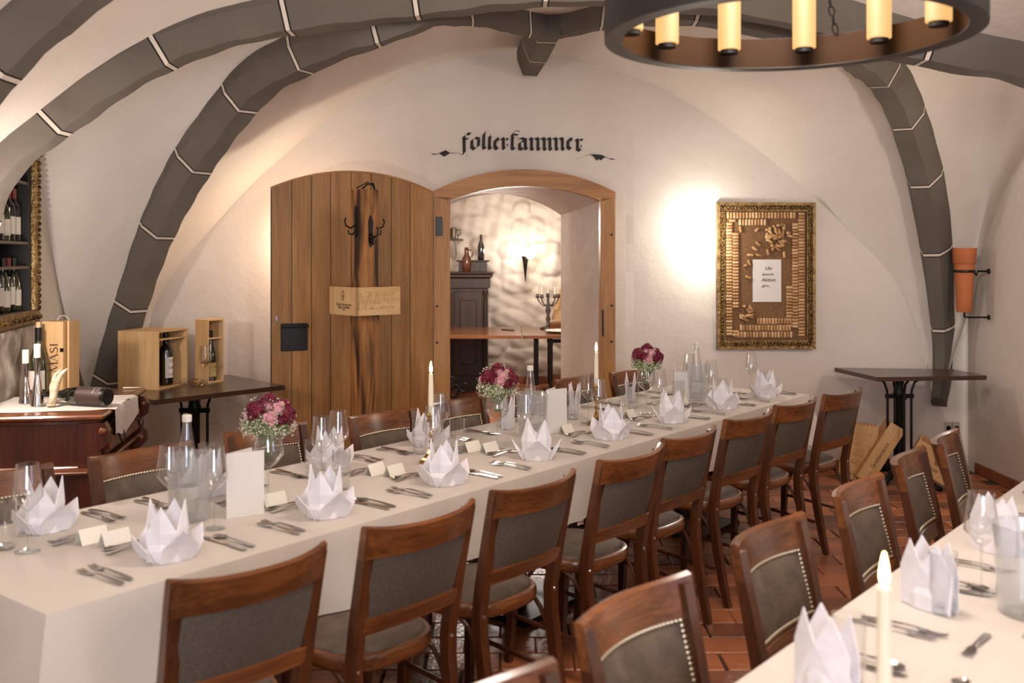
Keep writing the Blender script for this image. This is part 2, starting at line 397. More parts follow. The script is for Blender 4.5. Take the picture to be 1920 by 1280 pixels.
nearP = [Vector((-2.5, 3.6, .62)), Vector((-2.45, 3.6, 1.2)), Vector((-2.32, 3.6, 1.65)), Vector((-2.1, 3.6, 2.02)), dp(0, 122, 3.6), dp(135, 0, 3.6)+Vector((.02, 0, .02)), Vector((-1.2, 3.6, 2.82)), Vector((-.6, 3.6, 2.96)), Vector((.4, 3.6, 3.02)), Vector((1.6, 3.6, 2.92)), Vector((2.5, 3.6, 2.6)), Vector((3.1, 3.6, 2.1)), Vector((3.35, 3.6, 1.5)), Vector((3.42, 3.6, .62))]
far = cr(farL+[N1]+farR[::-1], 160)
cross = cr(crossL+crossM+crossR, 160)
near = cr(nearP, 140)
stub = cr([N1+Vector((0, -.1, 0)), dp(1012, 92, 6.6), dp(993, 128, 7.28)], 24)
def frames(C):
    out = []; m = len(C)
    for i in range(m):
        t = (C[min(i+1, m-1)]-C[max(i-1, 0)]).normalized()
        h = Vector((C[min(i+18, m-1)].x-C[max(i-18, 0)].x, C[min(i+18, m-1)].y-C[max(i-18, 0)].y, 0))
        out.append([t, h])
    for o in out:
        if o[1].length < 1e-4: o[1] = Vector((1, 0, 0))
        o[1].normalize()
    res = []
    for t, h in out:
        s = Vector((h.y, -h.x, 0)); o = s.cross(t); o.normalize()
        if o.z < -.02: o = -o
        res.append((t, s, o))
    for i in range(m):           # keep the outward side continuous
        if i and res[i][2].dot(res[i-1][2]) < 0: res[i] = (res[i][0], res[i][1], -res[i][2])
    return res
def offset(C, k): 
    fr = frames(C); return [p+f[2]*k for p, f in zip(C, fr)]
def rib(name, C, mt, hw=.062, hw2=.122, taper0=1, taper1=1):
    fr = frames(C); prof = [(-hw2, .12), (-hw2*1.0, .055), (-hw, -.065), (hw, -.065), (hw2, .055), (hw2, .12)]
    me = bpy.data.meshes.new(name); vs = []; fs = []; arc = []; s = 0; k = len(prof); n = len(C)
    for i, (p, (t, sd, o)) in enumerate(zip(C, fr)):
        if i: s += (C[i]-C[i-1]).length
        f = 1
        if i < 10: f = taper0+(1-taper0)*i/10
        if i > n-21: f = taper1+(1-taper1)*(n-1-i)/20
        for a, b in prof:
            q = p+sd*(a*f)+o*b*(f if b < 0 else 1)
            nz = .003*math.sin(q.x*23+q.z*17)+.003*math.sin(q.y*31+q.z*11+q.x*7)
            vs.append(q+o*nz*(1 if b < 0 else 0)+sd*nz*.8); arc.append(s)
    for i in range(n-1):
        for j in range(k-1): fs.append([i*k+j, i*k+j+1, (i+1)*k+j+1, (i+1)*k+j])
    fs += [list(range(k))[::-1], [(n-1)*k+j for j in range(k)]]
    me.from_pydata([tuple(v) for v in vs], [], fs); me.update()
    at = me.attributes.new('arc', 'FLOAT', 'POINT'); at.data.foreach_set('value', arc)
    me.materials.append(M[mt]); me.polygons.foreach_set('use_smooth', [True]*len(me.polygons))
    try: me.set_sharp_from_angle(angle=math.radians(25))
    except Exception: pass
    o = bpy.data.objects.new(name, me); COL.objects.link(o); o['kind'] = 'structure'; return o
rib('vault_rib', far, 'rib_far', taper0=.95, taper1=.42)
rib('vault_rib', cross, 'rib_cross')
rib('vault_rib', near, 'rib_near')
rib('vault_rib', stub, 'rib_stub', hw=.06, hw2=.105, taper1=.9)
# vault surfaces
fo = offset(far, .06); co = offset(cross, .06); no = offset(near, .07)
def seg(C, i0, i1, n):
    P = C[i0:i1+1] if i1 > i0 else C[i1:i0+1][::-1]
    L = [0]
    for i in range(1, len(P)): L.append(L[-1]+(P[i]-P[i-1]).length)
    out = []
    for k in range(n+1):
        s = L[-1]*k/n; j = 0
        while j < len(L)-2 and L[j+1] < s: j += 1
        out.append(P[j].lerp(P[j+1], min(1, (s-L[j])/max(1e-9, L[j+1]-L[j]))))
    return out
def near_i(C, x, ymax=None):
    return min(range(len(C)), key=lambda i: abs(C[i].x-x) + (0 if C[i].z > 2.3 else 9))
iA, iD = near_i(fo, -.62), near_i(fo, 1.55)
jA, jD = near_i(co, -.62), near_i(co, 1.55)
def coons(c0, c1, d0, d1):
    # c0,c1: bottom/top along u ; d0,d1: left/right along v
    n = len(c0)-1; m = len(d0)-1; G = []
    for i in range(n+1):
        u = i/n; row = []
        for j in range(m+1):
            v = j/m
            S = (1-v)*c0[i]+v*c1[i]+(1-u)*d0[j]+u*d1[j]-((1-u)*(1-v)*c0[0]+u*(1-v)*c0[-1]+(1-u)*v*c1[0]+u*v*c1[-1])
            row.append(S)
        G.append(row)
    return G
vb = MB()
SW = -2.6
def lwx(y): return -2.82-.2*(y-5.88) if y > YB else -2.604
NV = 60; NU = 44
arcL = cr([fo[0], Vector((lwx(6.8)+.03, 6.8, .95)), Vector((lwx(6.4)+.01, 6.4, 1.45)), Vector((lwx(6.1), 6.1, 2.0)), Vector((lwx(5.85), 5.85, 2.36)), Vector((lwx(5.45), 5.45, 2.40)), Vector((lwx(5.05), 5.05, 1.75)), co[0]], NU)
d0 = seg(fo, 0, iA, NV); d1 = seg(co, 0, jA, NV)
top = [d0[-1].lerp(d1[-1], k/NU) for k in range(NU+1)]
vb.grid(coons(arcL, top, d0, d1))
arcR = cr([co[-1], Vector((3.5, 5.05, 1.8)), Vector((3.5, 5.5, 2.4)), Vector((3.5, 6.2, 2.6)), Vector((3.5, 6.86, 2.28)), Vector((3.5, 7.27, 1.88)), Vector((3.48, 7.5, 1.35)), fo[-1]], NU)
d0 = seg(co, len(co)-1, jD, NV); d1 = seg(fo, len(fo)-1, iD, NV)
top = [d0[-1].lerp(d1[-1], k/NU) for k in range(NU+1)]
vb.grid(coons(arcR, top, d0, d1))
a = seg(co, jA, jD, NV); b = seg(fo, iA, iD, NV)
vb.grid([[p.lerp(q, k/10) for p, q in zip(a, b)] for k in range(11)])
# cell between far rib and far wall
AP = [(262, 720), (270, 655), (287, 580), (333, 505), (417, 405), (513, 308), (640, 208), (760, 140), (870, 108), (960, 100), (1040, 106), (1110, 122), (1240, 165), (1390, 258), (1480, 330), (1590, 430), (1680, 530), (1728, 640), (1745, 730)]
def wallp(px, py): return dp(px, py, wallD(px))
archw = cr([wallp(*p) for p in AP], 160)
ff = seg(fo, 0, len(fo)-1, 160)
G = []
for k in range(13):
    t = k/12; row = []
    for i, (p, q) in enumerate(zip(ff, archw)):
        s = p.lerp(q, t); s.z += .05*math.sin(math.pi*t)*math.sin(math.pi*i/160); row.append(s)
    G.append(row)
vb.grid(G)
# front bays: cross rib -> near rib -> behind the photographer
nn = seg(no, 0, len(no)-1, 160); cc = seg(co, 0, len(co)-1, 160)
rows = []
for k in range(9):
    t = k/8; rows.append([p.lerp(q, t)+Vector((0, 0, .07*math.sin(math.pi*t)*math.sin(math.pi*i/160))) for i, (p, q) in enumerate(zip(cc, nn))])
for k in range(1, 9):
    t = k/8; rows.append([p+Vector((0, -6.2*t, .12*math.sin(math.pi*t)*math.sin(math.pi*i/160))) for i, p in enumerate(nn)])
vb.grid(rows)
ceil_ = vb.build('ceiling', 'plaster', kind='structure', smooth=True)
# left wall (with a hole for the wine shelf), right wall, back wall
WY0, WY1, WZ0, WZ1 = 4.95, 5.80, 1.32, 2.20
lw = MB()
ys = sorted(set([-2.6, 0, 3.0, 3.6, 4.2, YB, WY0, WY1]+[4.85+.05*i for i in range(48)]+[7.25]))
def arc_h(A, y, mx_=True):
    best = .6
    for p, q in zip(A, A[1:]):
        lo, hi = min(p.y, q.y), max(p.y, q.y)
        if lo <= y <= hi and hi > lo: t = (y-p.y)/(q.y-p.y); best = max(best, p.z+(q.z-p.z)*t)
    return best
def quad(mb, a, b, c, d): mb.add([a, b, c, d], [[0, 1, 2, 3]])
for y0, y1 in zip(ys, ys[1:]):
    for (z0, z1) in ((0, WZ0), (WZ0, WZ1), (WZ1, 9)):
        if z0 == WZ0 and y0 >= WY0-1e-6 and y1 <= WY1+1e-6: continue
        h0 = max(1.7, arc_h(arcL, y0)+.03) if y0 > YB else 1.3; h1 = max(1.7, arc_h(arcL, y1)+.03) if y1 > YB else 1.3
        a0, a1 = min(z1, h0), min(z1, h1)
        if a0 <= z0 and a1 <= z0: continue
        quad(lw, (lwx(y0), y0, z0), (lwx(y1), y1, z0), (lwx(y1), y1, max(z0, a1)), (lwx(y0), y0, max(z0, a0)))
wl_ = lw.build('wall_left', 'plaster_rough', kind='structure')
rw = MB()
ys = [-2.6, 0, 3, YB]+[YB+.05*i for i in range(1, 58)]
for y0, y1 in zip(ys, ys[1:]):
    h0 = max(1.6, arc_h(arcR, y0)+.02) if y0 > YB else 1.2; h1 = max(1.6, arc_h(arcR, y1)+.02) if y1 > YB else 1.2
    x0 = 3.503; quad(rw, (x0, y0, 0), (x0, y1, 0), (x0, y1, h1), (x0, y0, h0))
rw.build('wall_right', 'plaster', kind='structure')
# window wall behind the photographer: two glazed openings
bw = MB()
for x0, x1, z0, z1 in ((-3.2, -.7, 0, 3.3), (1.3, 3.8, 0, 3.3), (-.7, 1.3, 0, .9), (-.7, 1.3, 2.35, 3.3)):
    bw.box(((x0+x1)/2, -2.5, (z0+z1)/2), (x1-x0, .2, z1-z0))
bw.build('wall_back', 'plaster', kind='structure')
wf = MB()
for x in (-.66, .3, 1.26): wf.box((x, -2.5, 1.625), (.07, .08, 1.45))
for z in (.93, 2.32): wf.box((.3, -2.5, z), (2.0, .08, .07))
wo = wf.build('window_1', 'oak', kind='structure')
g = MB(); g.box((-.18, -2.5, 1.625), (.9, .01, 1.34)); g.build('pane', 'window_glass', wo)
g = MB(); g.box((.78, -2.5, 1.625), (.9, .01, 1.34)); g.build('pane', 'window_glass', wo)
# far wall in its own slightly turned frame
FW = Matrix.Translation((0, 7.455, 0)) @ Matrix.Rotation(WA, 4, 'Z')
DX0, DX1 = wp(841, 371)[0], wp(1127, 371)[0]; DZS = 2.055; DZA = 2.17
def arch_pts(x0, x1, zs, za, n=20):
    c = (x0+x1)/2; h = (x1-x0)/2; f = za-zs; Rr = (h*h+f*f)/(2*f); cz = za-Rr; A = math.asin(h/Rr)
    return [(c+Rr*math.sin(-A+2*A*i/n), cz+Rr*math.cos(-A+2*A*i/n)) for i in range(n+1)]
aw = [(FW.inverted() @ p) for p in archw]
aw = [(p.x, p.z) for p in aw]
def interp(P, x):
    b = None
    for p, q in zip(P, P[1:]):
        if min(p[0], q[0]) <= x <= max(p[0], q[0]) and p[0] != q[0]:
            z = p[1]+(q[1]-p[1])*(x-p[0])/(q[0]-p[0]); b = z if b is None else max(b, z)
    return b
dar = arch_pts(DX0, DX1, DZS, DZA)
fw = MB()
xs = sorted(set([-3.4, -3.15, -2.95]+[round(-2.8+.06*i, 4) for i in range(106)]+[3.6]+[p[0] for p in dar]))
xs = [x for i, x in enumerate(xs) if i == 0 or x-xs[i-1] > 1e-4]
for x0, x1 in zip(xs, xs[1:]):
    t0, t1 = interp(aw, x0) or 1.95, interp(aw, x1) or 1.95
    inside = x0 >= DX0-1e-5 and x1 <= DX1+1e-5
    b0, b1 = (interp(dar, x0) or DZS, interp(dar, x1) or DZS) if inside else (0, 0)
    n = 14
    for k in range(n):
        q = [(x0, 0, b0+(t0+.03-b0)*k/n), (x1, 0, b1+(t1+.03-b1)*k/n), (x1, 0, b1+(t1+.03-b1)*(k+1)/n), (x0, 0, b0+(t0+.03-b0)*(k+1)/n)]
        fw.add(q, [[0, 1, 2, 3]])
for i, v in enumerate(fw.v):
    fw.v[i] = Vector((v.x, .006*math.sin(v.x*5.1+v.z*3)+.005*math.sin(v.z*7.3-v.x*2.2) if abs(v.z) < 2.9 and (v.x < DX0-.2 or v.x > DX1+.2) else v.y, v.z))
fwo = fw.build('wall_far', 'plaster', kind='structure', smooth=True); fwo.matrix_world = FW
# passage reveal
rv = MB(); P0 = [(DX0, 0)]+[(DX0, DZS)]+dar[1:-1]+[(DX1, DZS), (DX1, 0)]
fx0, fx1 = -.67, .476
fa = arch_pts(fx0, fx1, 1.985, 2.165)
P1 = [(fx0, 0), (fx0, 1.985)]+fa[1:-1]+[(fx1, 1.985), (fx1, 0)]
rows = [[Vector((p[0]+(q[0]-p[0])*t, .9*t, p[1]+(q[1]-p[1])*t)) for p, q in zip(P0, P1)] for t in (0, .25, .5, .75, 1)]
rv.grid(rows); ro = rv.build('wall_passage', 'plaster', kind='structure'); ro.matrix_world = FW
# back room
br = MB()
Y0, Y1, XL, XR = 8.36, 12.9, -2.2, 2.2
def wallface(mb, y, x0, x1, hole):
    xs = sorted(set([x0, x1, fx0, fx1]+[p[0] for p in fa])); 
    for a, b in zip(xs, xs[1:]):
        ins = a >= fx0-1e-6 and b <= fx1+1e-6
        z0, z1 = (interp(fa, a) or 1.985, interp(fa, b) or 1.985) if ins else (0, 0)
        quad(mb, (a, y, z0), (b, y, z1), (b, y, 3), (a, y, 3))
wallface(br, Y0, XL, XR, True)
quad(br, (XL, Y0, 0), (XL, Y1, 0), (XL, Y1, 3), (XL, Y0, 3)); quad(br, (XR, Y0, 0), (XR, Y1, 0), (XR, Y1, 3), (XR, Y0, 3))
br.build('wall_cellar', 'plaster', kind='structure')
cb = MB(); cb.grid([[Vector((XL+(XR-XL)*i/16, y, 2.35+.35*math.sin(math.pi*i/16))) for i in range(17)] for y in (Y0, Y1+.1)]); cb.build('ceiling_cellar', 'plaster', kind='structure', smooth=True)
# plastered rubble wall: every stone a bulge of its own
st = []; RR = random.Random(3)
z = .1
while z < 2.8:
    h = RR.uniform(.16, .3); x = XL+RR.uniform(0, .3)
    while x < XR:
        wd = RR.uniform(.22, .55); st.append((x+wd/2, z+h/2+RR.uniform(-.05, .05), wd/2, h/2, RR.uniform(.02, .075), RR.uniform(-.35, .35), RR.uniform(-.5, .5))); x += wd*RR.uniform(.95, 1.15)
    z += h*.93
sw = MB(); rows = []
for j in range(131):
    zz = 2.8*j/130; row = []
    near_st = [s for s in st if abs(s[1]-zz) < .36]
    for i in range(231):
        x = XL+(XR-XL)*i/230; d = 0
        for s in near_st:
            u = (x-s[0])/s[2]; v = (zz-s[1]-(x-s[0])*s[5]*.4)/s[3]
            if abs(u) < 1.2 and abs(v) < 1.3:
                e = (abs(u)**2.6+abs(v)**2.4)
                if e < 1: d = max(d, s[4]*(1-e)**.55*(1+s[6]*v))
        d += .012*math.sin(x*31+zz*17)*math.sin(zz*23-x*9)
        row.append(Vector((x, Y1-d, zz)))
    rows.append(row)
sw.grid(rows); sw.build('wall_rubble', 'plaster_rough', kind='structure', smooth=True)
# floor: bed + single tiles
fb = MB(); fb.box((.3, 5.2, -.02), (7.4, 15.8, .03)); floor = fb.build('floor', 'grout', kind='structure')
TW, TH, GP = .30, .168, .008
tm = MB(); tm.box((0, 0, -.004), (TW-GP, TH-GP, .022), bev=.004); 
tiles = []
j = 0; y = 2.0
while y < 7.8:
    x = -3.2+(TW/2 if j % 2 else 0)
    while x < 3.6:
        if -2.5-.2*max(0, y-4.8) < x < 3.5 and y < 7.4+WS*x: tiles.append((x+.004*math.sin(j*7+x*5), y))
        x += TW
    y += TH; j += 1
def vis(t):
    x, y = t; px = 960+x/y*F; py = 480+CH/y*F
    if not (560 < px < 1960 and py < 1330): return 9e9
    # the open floor between the tables first
    s = abs((x-.9)-(y-4.6)*.78)
    return s+(0 if y > 3 else .6)
tiles.sort(key=vis)
t0 = None; rot = Matrix.Rotation(.0, 4, 'Z')
for i, (x, y) in enumerate(tiles[:295]):
    if t0 is None: o = t0 = tm.build('tile', 'tile', floor)
    else: o = t0.copy(); COL.objects.link(o)
    o.location = (x, y, R.uniform(-.0012, .0012)); o.rotation_euler = (R.uniform(-.004, .004), R.uniform(-.003, .003), R.uniform(-.006, .006))
rest = MB()
for x, y in tiles[295:]:
    mx = T(x, y, R.uniform(-.001, .001)); rest.box((0, 0, -.004), (TW-GP, TH-GP, .022), mx)
y = 7.45
while y < 12.8:
    x = -2.0
    while x < 2.0:
        if y > 8.4 or (-.45 < x < .45): rest.box((x, y+.1, -.004), (TW-GP, TH-GP, .02))
        x += TW
    y += TH
rest.build('tile', 'tile', floor, kind='stuff')
# skirtings
def skirt(name, p, q, h=.085, t=.018, n=.3):
    p, q = Vector(p), Vector(q); d = (q-p); L_ = d.length; a = math.atan2(d.y, d.x); k = max(1, round(L_/n))
    root = None
    base = MB(); base.box((L_/2, 0, .038), (L_, t*.5, .072), T(p.x, p.y, 0) @ RZ(a, 4, 'Z')); root = base.build(name, 'grout', kind='structure')
    for i in range(k):
        b = MB(); b.box(((i+.5)*L_/k, 0, h/2+.006), (L_/k-.006, t, h-.01), T(p.x, p.y, 0) @ RZ(a, 4, 'Z')); b.build('skirting_tile', 'tile', root)
def fwpt(x, y=0): v = FW @ Vector((x, y, 0)); return (v.x, v.y, 0)
skirt('baseboard_far', fwpt(-3.05, -.014), fwpt(DX0-.13, -.014)); skirt('baseboard_far_right', fwpt(DX1+.13, -.014), fwpt(3.48, -.014))
skirt('baseboard_right', (3.492, 7.5, 0), (3.492, 2.4, 0)); skirt('baseboard_cellar', (XL, 12.76, 0), (XR, 12.76, 0), h=.1)
# door frame
def on_wall(o): o.matrix_world = FW @ o.matrix_basis; return o
fr = thing('door_1', None, None); fr['kind'] = 'structure'; fr.matrix_world = FW
FT = .10
XO0, XO1 = DX0-.115, DX1+.1
for x0, x1 in ((XO0, DX0+.012), (DX1-.012, XO1)):
    b = MB(); b.box(((x0+x1)/2, -.005, 1.04), (x1-x0, FT, 2.08), bev=.004); b.build('door_post', 'oak_light', fr)
oa = arch_pts(XO0, XO1, 2.12, 2.285); ia = arch_pts(DX0, DX1, DZS-.005, DZA-.01)
b = MB(); b.prism([(XO0, 2.08)]+oa+[(XO1, 2.08), (XO1, 2.08)][:1]+ia[::-1], FT, T(0, -FT/2-.005, 0)); b.build('arched_lintel', 'oak_h', fr)
for x, px in ((XO0+.03, 0), (XO1-.03, 1)):
    for z in (.5, 1.0, 1.27, 1.8):
        b = MB(); b.lathe([(.009, 0), (.009, .006)], 10, mx=T(x, -.055, z) @ RZ(math.pi/2, 4, 'X')); b.build('wooden_plug', 'plug', fr)
b = MB(); b.box((XO0+.045, -.06, 1.86), (.05, .008, .14), bev=.003); b.box((XO0+.05, -.066, 1.86), (.012, .01, .07)); b.build('strike_plate', 'black_metal', fr)
b = MB(); b.box((DX1+.004, -.06, 1.14), (.012, .008, .2)); b.build('latch_plate', 'iron_brown', fr)
# open door leaf of upright oak boards
LR = Vector((XO0+.01, 0)); 
pr = FW @ Vector((XO0-.0, -.075, 0)); pl = dp(509, 352, 6.84); LW = (Vector((pl.x, pl.y))-Vector((pr.x, pr.y))).length
lang = math.atan2(pr.y-pl.y, pr.x-pl.x)
lf = thing('door_leaf', 'arched oak door leaf of upright boards standing open', 'door', (pl.x, pl.y, 0), lang)
la = arch_pts(0, LW, 2.105, 2.235, 40)
cuts = [0, .125, .25, .385, .52, .66, .80, .92, 1.0]
cuts = [c*LW for c in (0, .118, .235, .35, .475, .60, .73, .85, 1)]
for c0, c1 in zip(cuts, cuts[1:]):
    g = .0025; poly = [(c0+g, .02), (c0+g, interp(la, c0+g))]+[p for p in la if c0+g < p[0] < c1-g]+[(c1-g, interp(la, c1-g)), (c1-g, .02)]
    b = MB(); b.prism(poly, .04); b.build('door_board', 'oak', lf)
b = MB()
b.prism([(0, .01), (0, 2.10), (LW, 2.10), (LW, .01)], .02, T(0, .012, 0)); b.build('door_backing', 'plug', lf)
b = MB(); up = [(x, z) for x, z in la]; b.prism(up+[(x, z+.012) for x, z in la][::-1], .05, T(0, -.005, 0)); b.build('edge_strip', 'oak_h', lf)
b = MB(); b.box((.155, -.008, 1.08), (.185, .012, .19), bev=.004); lk = b.build('lock_box', 'black_metal', lf)
b = MB(); b.box((.155, -.03, 1.155), (.19, .03, .016), bev=.005); b.build('lever_handle', 'black_metal', lk)
b = MB(); b.lathe([(.008, 0), (.008, .006)], 12, mx=T(.105, -.014, 1.04) @ RZ(math.pi/2, 4, 'X')); b.box((.105, -.017, 1.02), (.007, .006, .03)); b.build('key_cylinder', 'chrome', lk)
b = MB(); b.box((.03, -.012, 1.21), (.014, .012, .03)); b.build('catch', 'steel', lf)
# painted lettering over the door
lt = MB()
def zpt(x, y): return wp(800+x/5.189, 230+y/5.189)
def hull(P):
    P = sorted(set(P)); 
    def half(P):
        h = []
        for p in P:
            while len(h) > 1 and (h[-1][0]-h[-2][0])*(p[1]-h[-2][1])-(h[-1][1]-h[-2][1])*(p[0]-h[-2][0]) <= 0: h.pop()
            h.append(p)
        return h
    return half(P)[:-1]+half(P[::-1])[:-1]
def stroke(P, wd=1.0):
    n = (15*wd, 12*wd)
    for a, b in zip(P, P[1:]):
        wa = a[2] if len(a) > 2 else 1; wb = b[2] if len(b) > 2 else 1
        q = hull([(a[0]-n[0]*wa, a[1]+n[1]*wa), (a[0]+n[0]*wa, a[1]-n[1]*wa), (b[0]-n[0]*wb, b[1]+n[1]*wb), (b[0]+n[0]*wb, b[1]-n[1]*wb)])
        if len(q) > 2: flat(q)
def flat(q):
    v = [zpt(*p) for p in q]; lt.add([(x, -.0095, z) for x, z in v], [list(range(len(v)))])
stroke([(362, 132), (363, 150), (366, 292)]); stroke([(366, 285), (352, 312, .3)]); stroke([(362, 130), (395, 104), (420, 116)]); stroke([(358, 158, .7), (402, 158, .8)])
stroke([(440, 168), (438, 238), (466, 260)]); stroke([(466, 262, .6), (502, 232), (506, 160)]); stroke([(442, 168, .6), (475, 145, .7), (506, 158)])
stroke([(556, 112), (552, 238), (566, 256)]); stroke([(556, 112, .8), (580, 74, .1)])
stroke([(612, 140), (608, 242), (622, 258)]); stroke([(594, 142, .4), (634, 140, .4)]); stroke([(612, 138, .6), (626, 108, .1)])
def e_(x): 
    stroke([(x+2, 168), (x, 236), (x+24, 260)]); stroke([(x+24, 262, .5), (x+50, 238, .15)]); stroke([(x+4, 162, .6), (x+24, 150, .8), (x+34, 178, .9)]); stroke([(x+34, 186, .4), (x+6, 218, .2)])
e_(662)
def r_(x): stroke([(x-8, 150), (x+6, 166), (x+5, 244), (x+16, 258)]); stroke([(x+10, 172, .3), (x+34, 152, .4), (x+48, 168, .9)])
r_(740); stroke([(786, 208, .4), (784, 228, .4)])
stroke([(834, 112), (830, 244), (846, 262)]); stroke([(834, 112, .9), (858, 84, .45), (884, 78, .3), (906, 92, .1)]); stroke([(850, 112, .3), (884, 122, .8)]); stroke([(842, 150, .1), (890, 146, .12)]); stroke([(848, 262, .8), (872, 246, .3)])
stroke([(884, 180, .15), (898, 156, .35), (925, 152, .8), (960, 166), (960, 248), (974, 260)]); stroke([(950, 188, .4), (925, 182, .6), (903, 196, .9), (903, 248), (926, 264)]); stroke([(926, 266, .6), (956, 250, .5)])
for x in (1014, 1076, 1137, 1192, 1253, 1313):
    stroke([(x-10, 150), (x+6, 166), (x+5, 250), (x+18, 268)], .95)
    if x != 1313: stroke([(x+6, 172, .45), (x+30, 158, .5), (x+50, 150, .8)])
e_(1372)
stroke([(1452, 162), (1468, 178), (1464, 256), (1492, 274)]); stroke([(1492, 276, .6), (1524, 250, .1)]); stroke([(1470, 172, .3), (1496, 160, .5), (1512, 174, .9)]); stroke([(1500, 218, .4), (1500, 240, .4)])
stroke([(48, 304, .3), (90, 310, .3), (130, 300, .2)]); flat([(118, 298), (183, 268), (232, 296), (168, 332)]); stroke([(245, 298, .4), (262, 294, .45)]); stroke([(232, 298, .1), (300, 294, .12), (350, 316, .12)])
stroke([(1462, 350, .25), (1490, 342, .12), (1545, 318, .15), (1600, 310, .2)]); flat([(1590, 309), (1630, 308), (1652, 372), (1622, 330)]); flat([(1630, 308), (1700, 313), (1735, 334), (1690, 368), (1672, 352), (1652, 372)]); flat([(1700, 313), (1765, 345), (1838, 356), (1800, 362), (1735, 336)])
stroke([(388, 300, .06), (388, 360, .04)]); stroke([(625, 110, .05), (600, 120, .04)])
lo = lt.build('painted_lettering', 'paint_black', fwo)
# ================= CHAIRS =================
def vlerp(a, b, t): return a+(b-a)*t
def back_y(z):     # the back posts lean
    return -.185-(.085)*max(0, (z-.44)/.445)**1.15 if z > .44 else -.185-.075*((.44-z)/.44)**1.3
def bow(x, z=.8): return -.052*(1-(x/.215)**2)*min(1, max(.25, (z-.5)/.3))
def curved_rail(mb, z0, z1, hw, t, n=16, lift=0, top_round=0):
    rows = []
    for i in range(n+1):
        x = -hw+2*hw*i/n; u = abs(x/hw)
        lo = z0+.012*(1-u*u)*top_round; hi = z1+lift*(u**4)
        y0 = back_y(z0)+bow(x, z0); y1 = back_y(z1)+bow(x, z1)
        rows.append([(x, y0+t/2, lo), (x, y0-t/2, lo), (x, y1-t/2, hi-.006), (x, y1, hi), (x, y1+t/2, hi-.006)])
    k = 5; vs = [p for r in rows for p in r]; fs = []
    for i in range(n):
        for j in range(k): l = (j+1) % k; fs.append([i*k+j, i*k+l, (i+1)*k+l, (i+1)*k+j])
    fs += [list(range(k))[::-1], [n*k+j for j in range(k)]]
    mb.add(vs, fs)
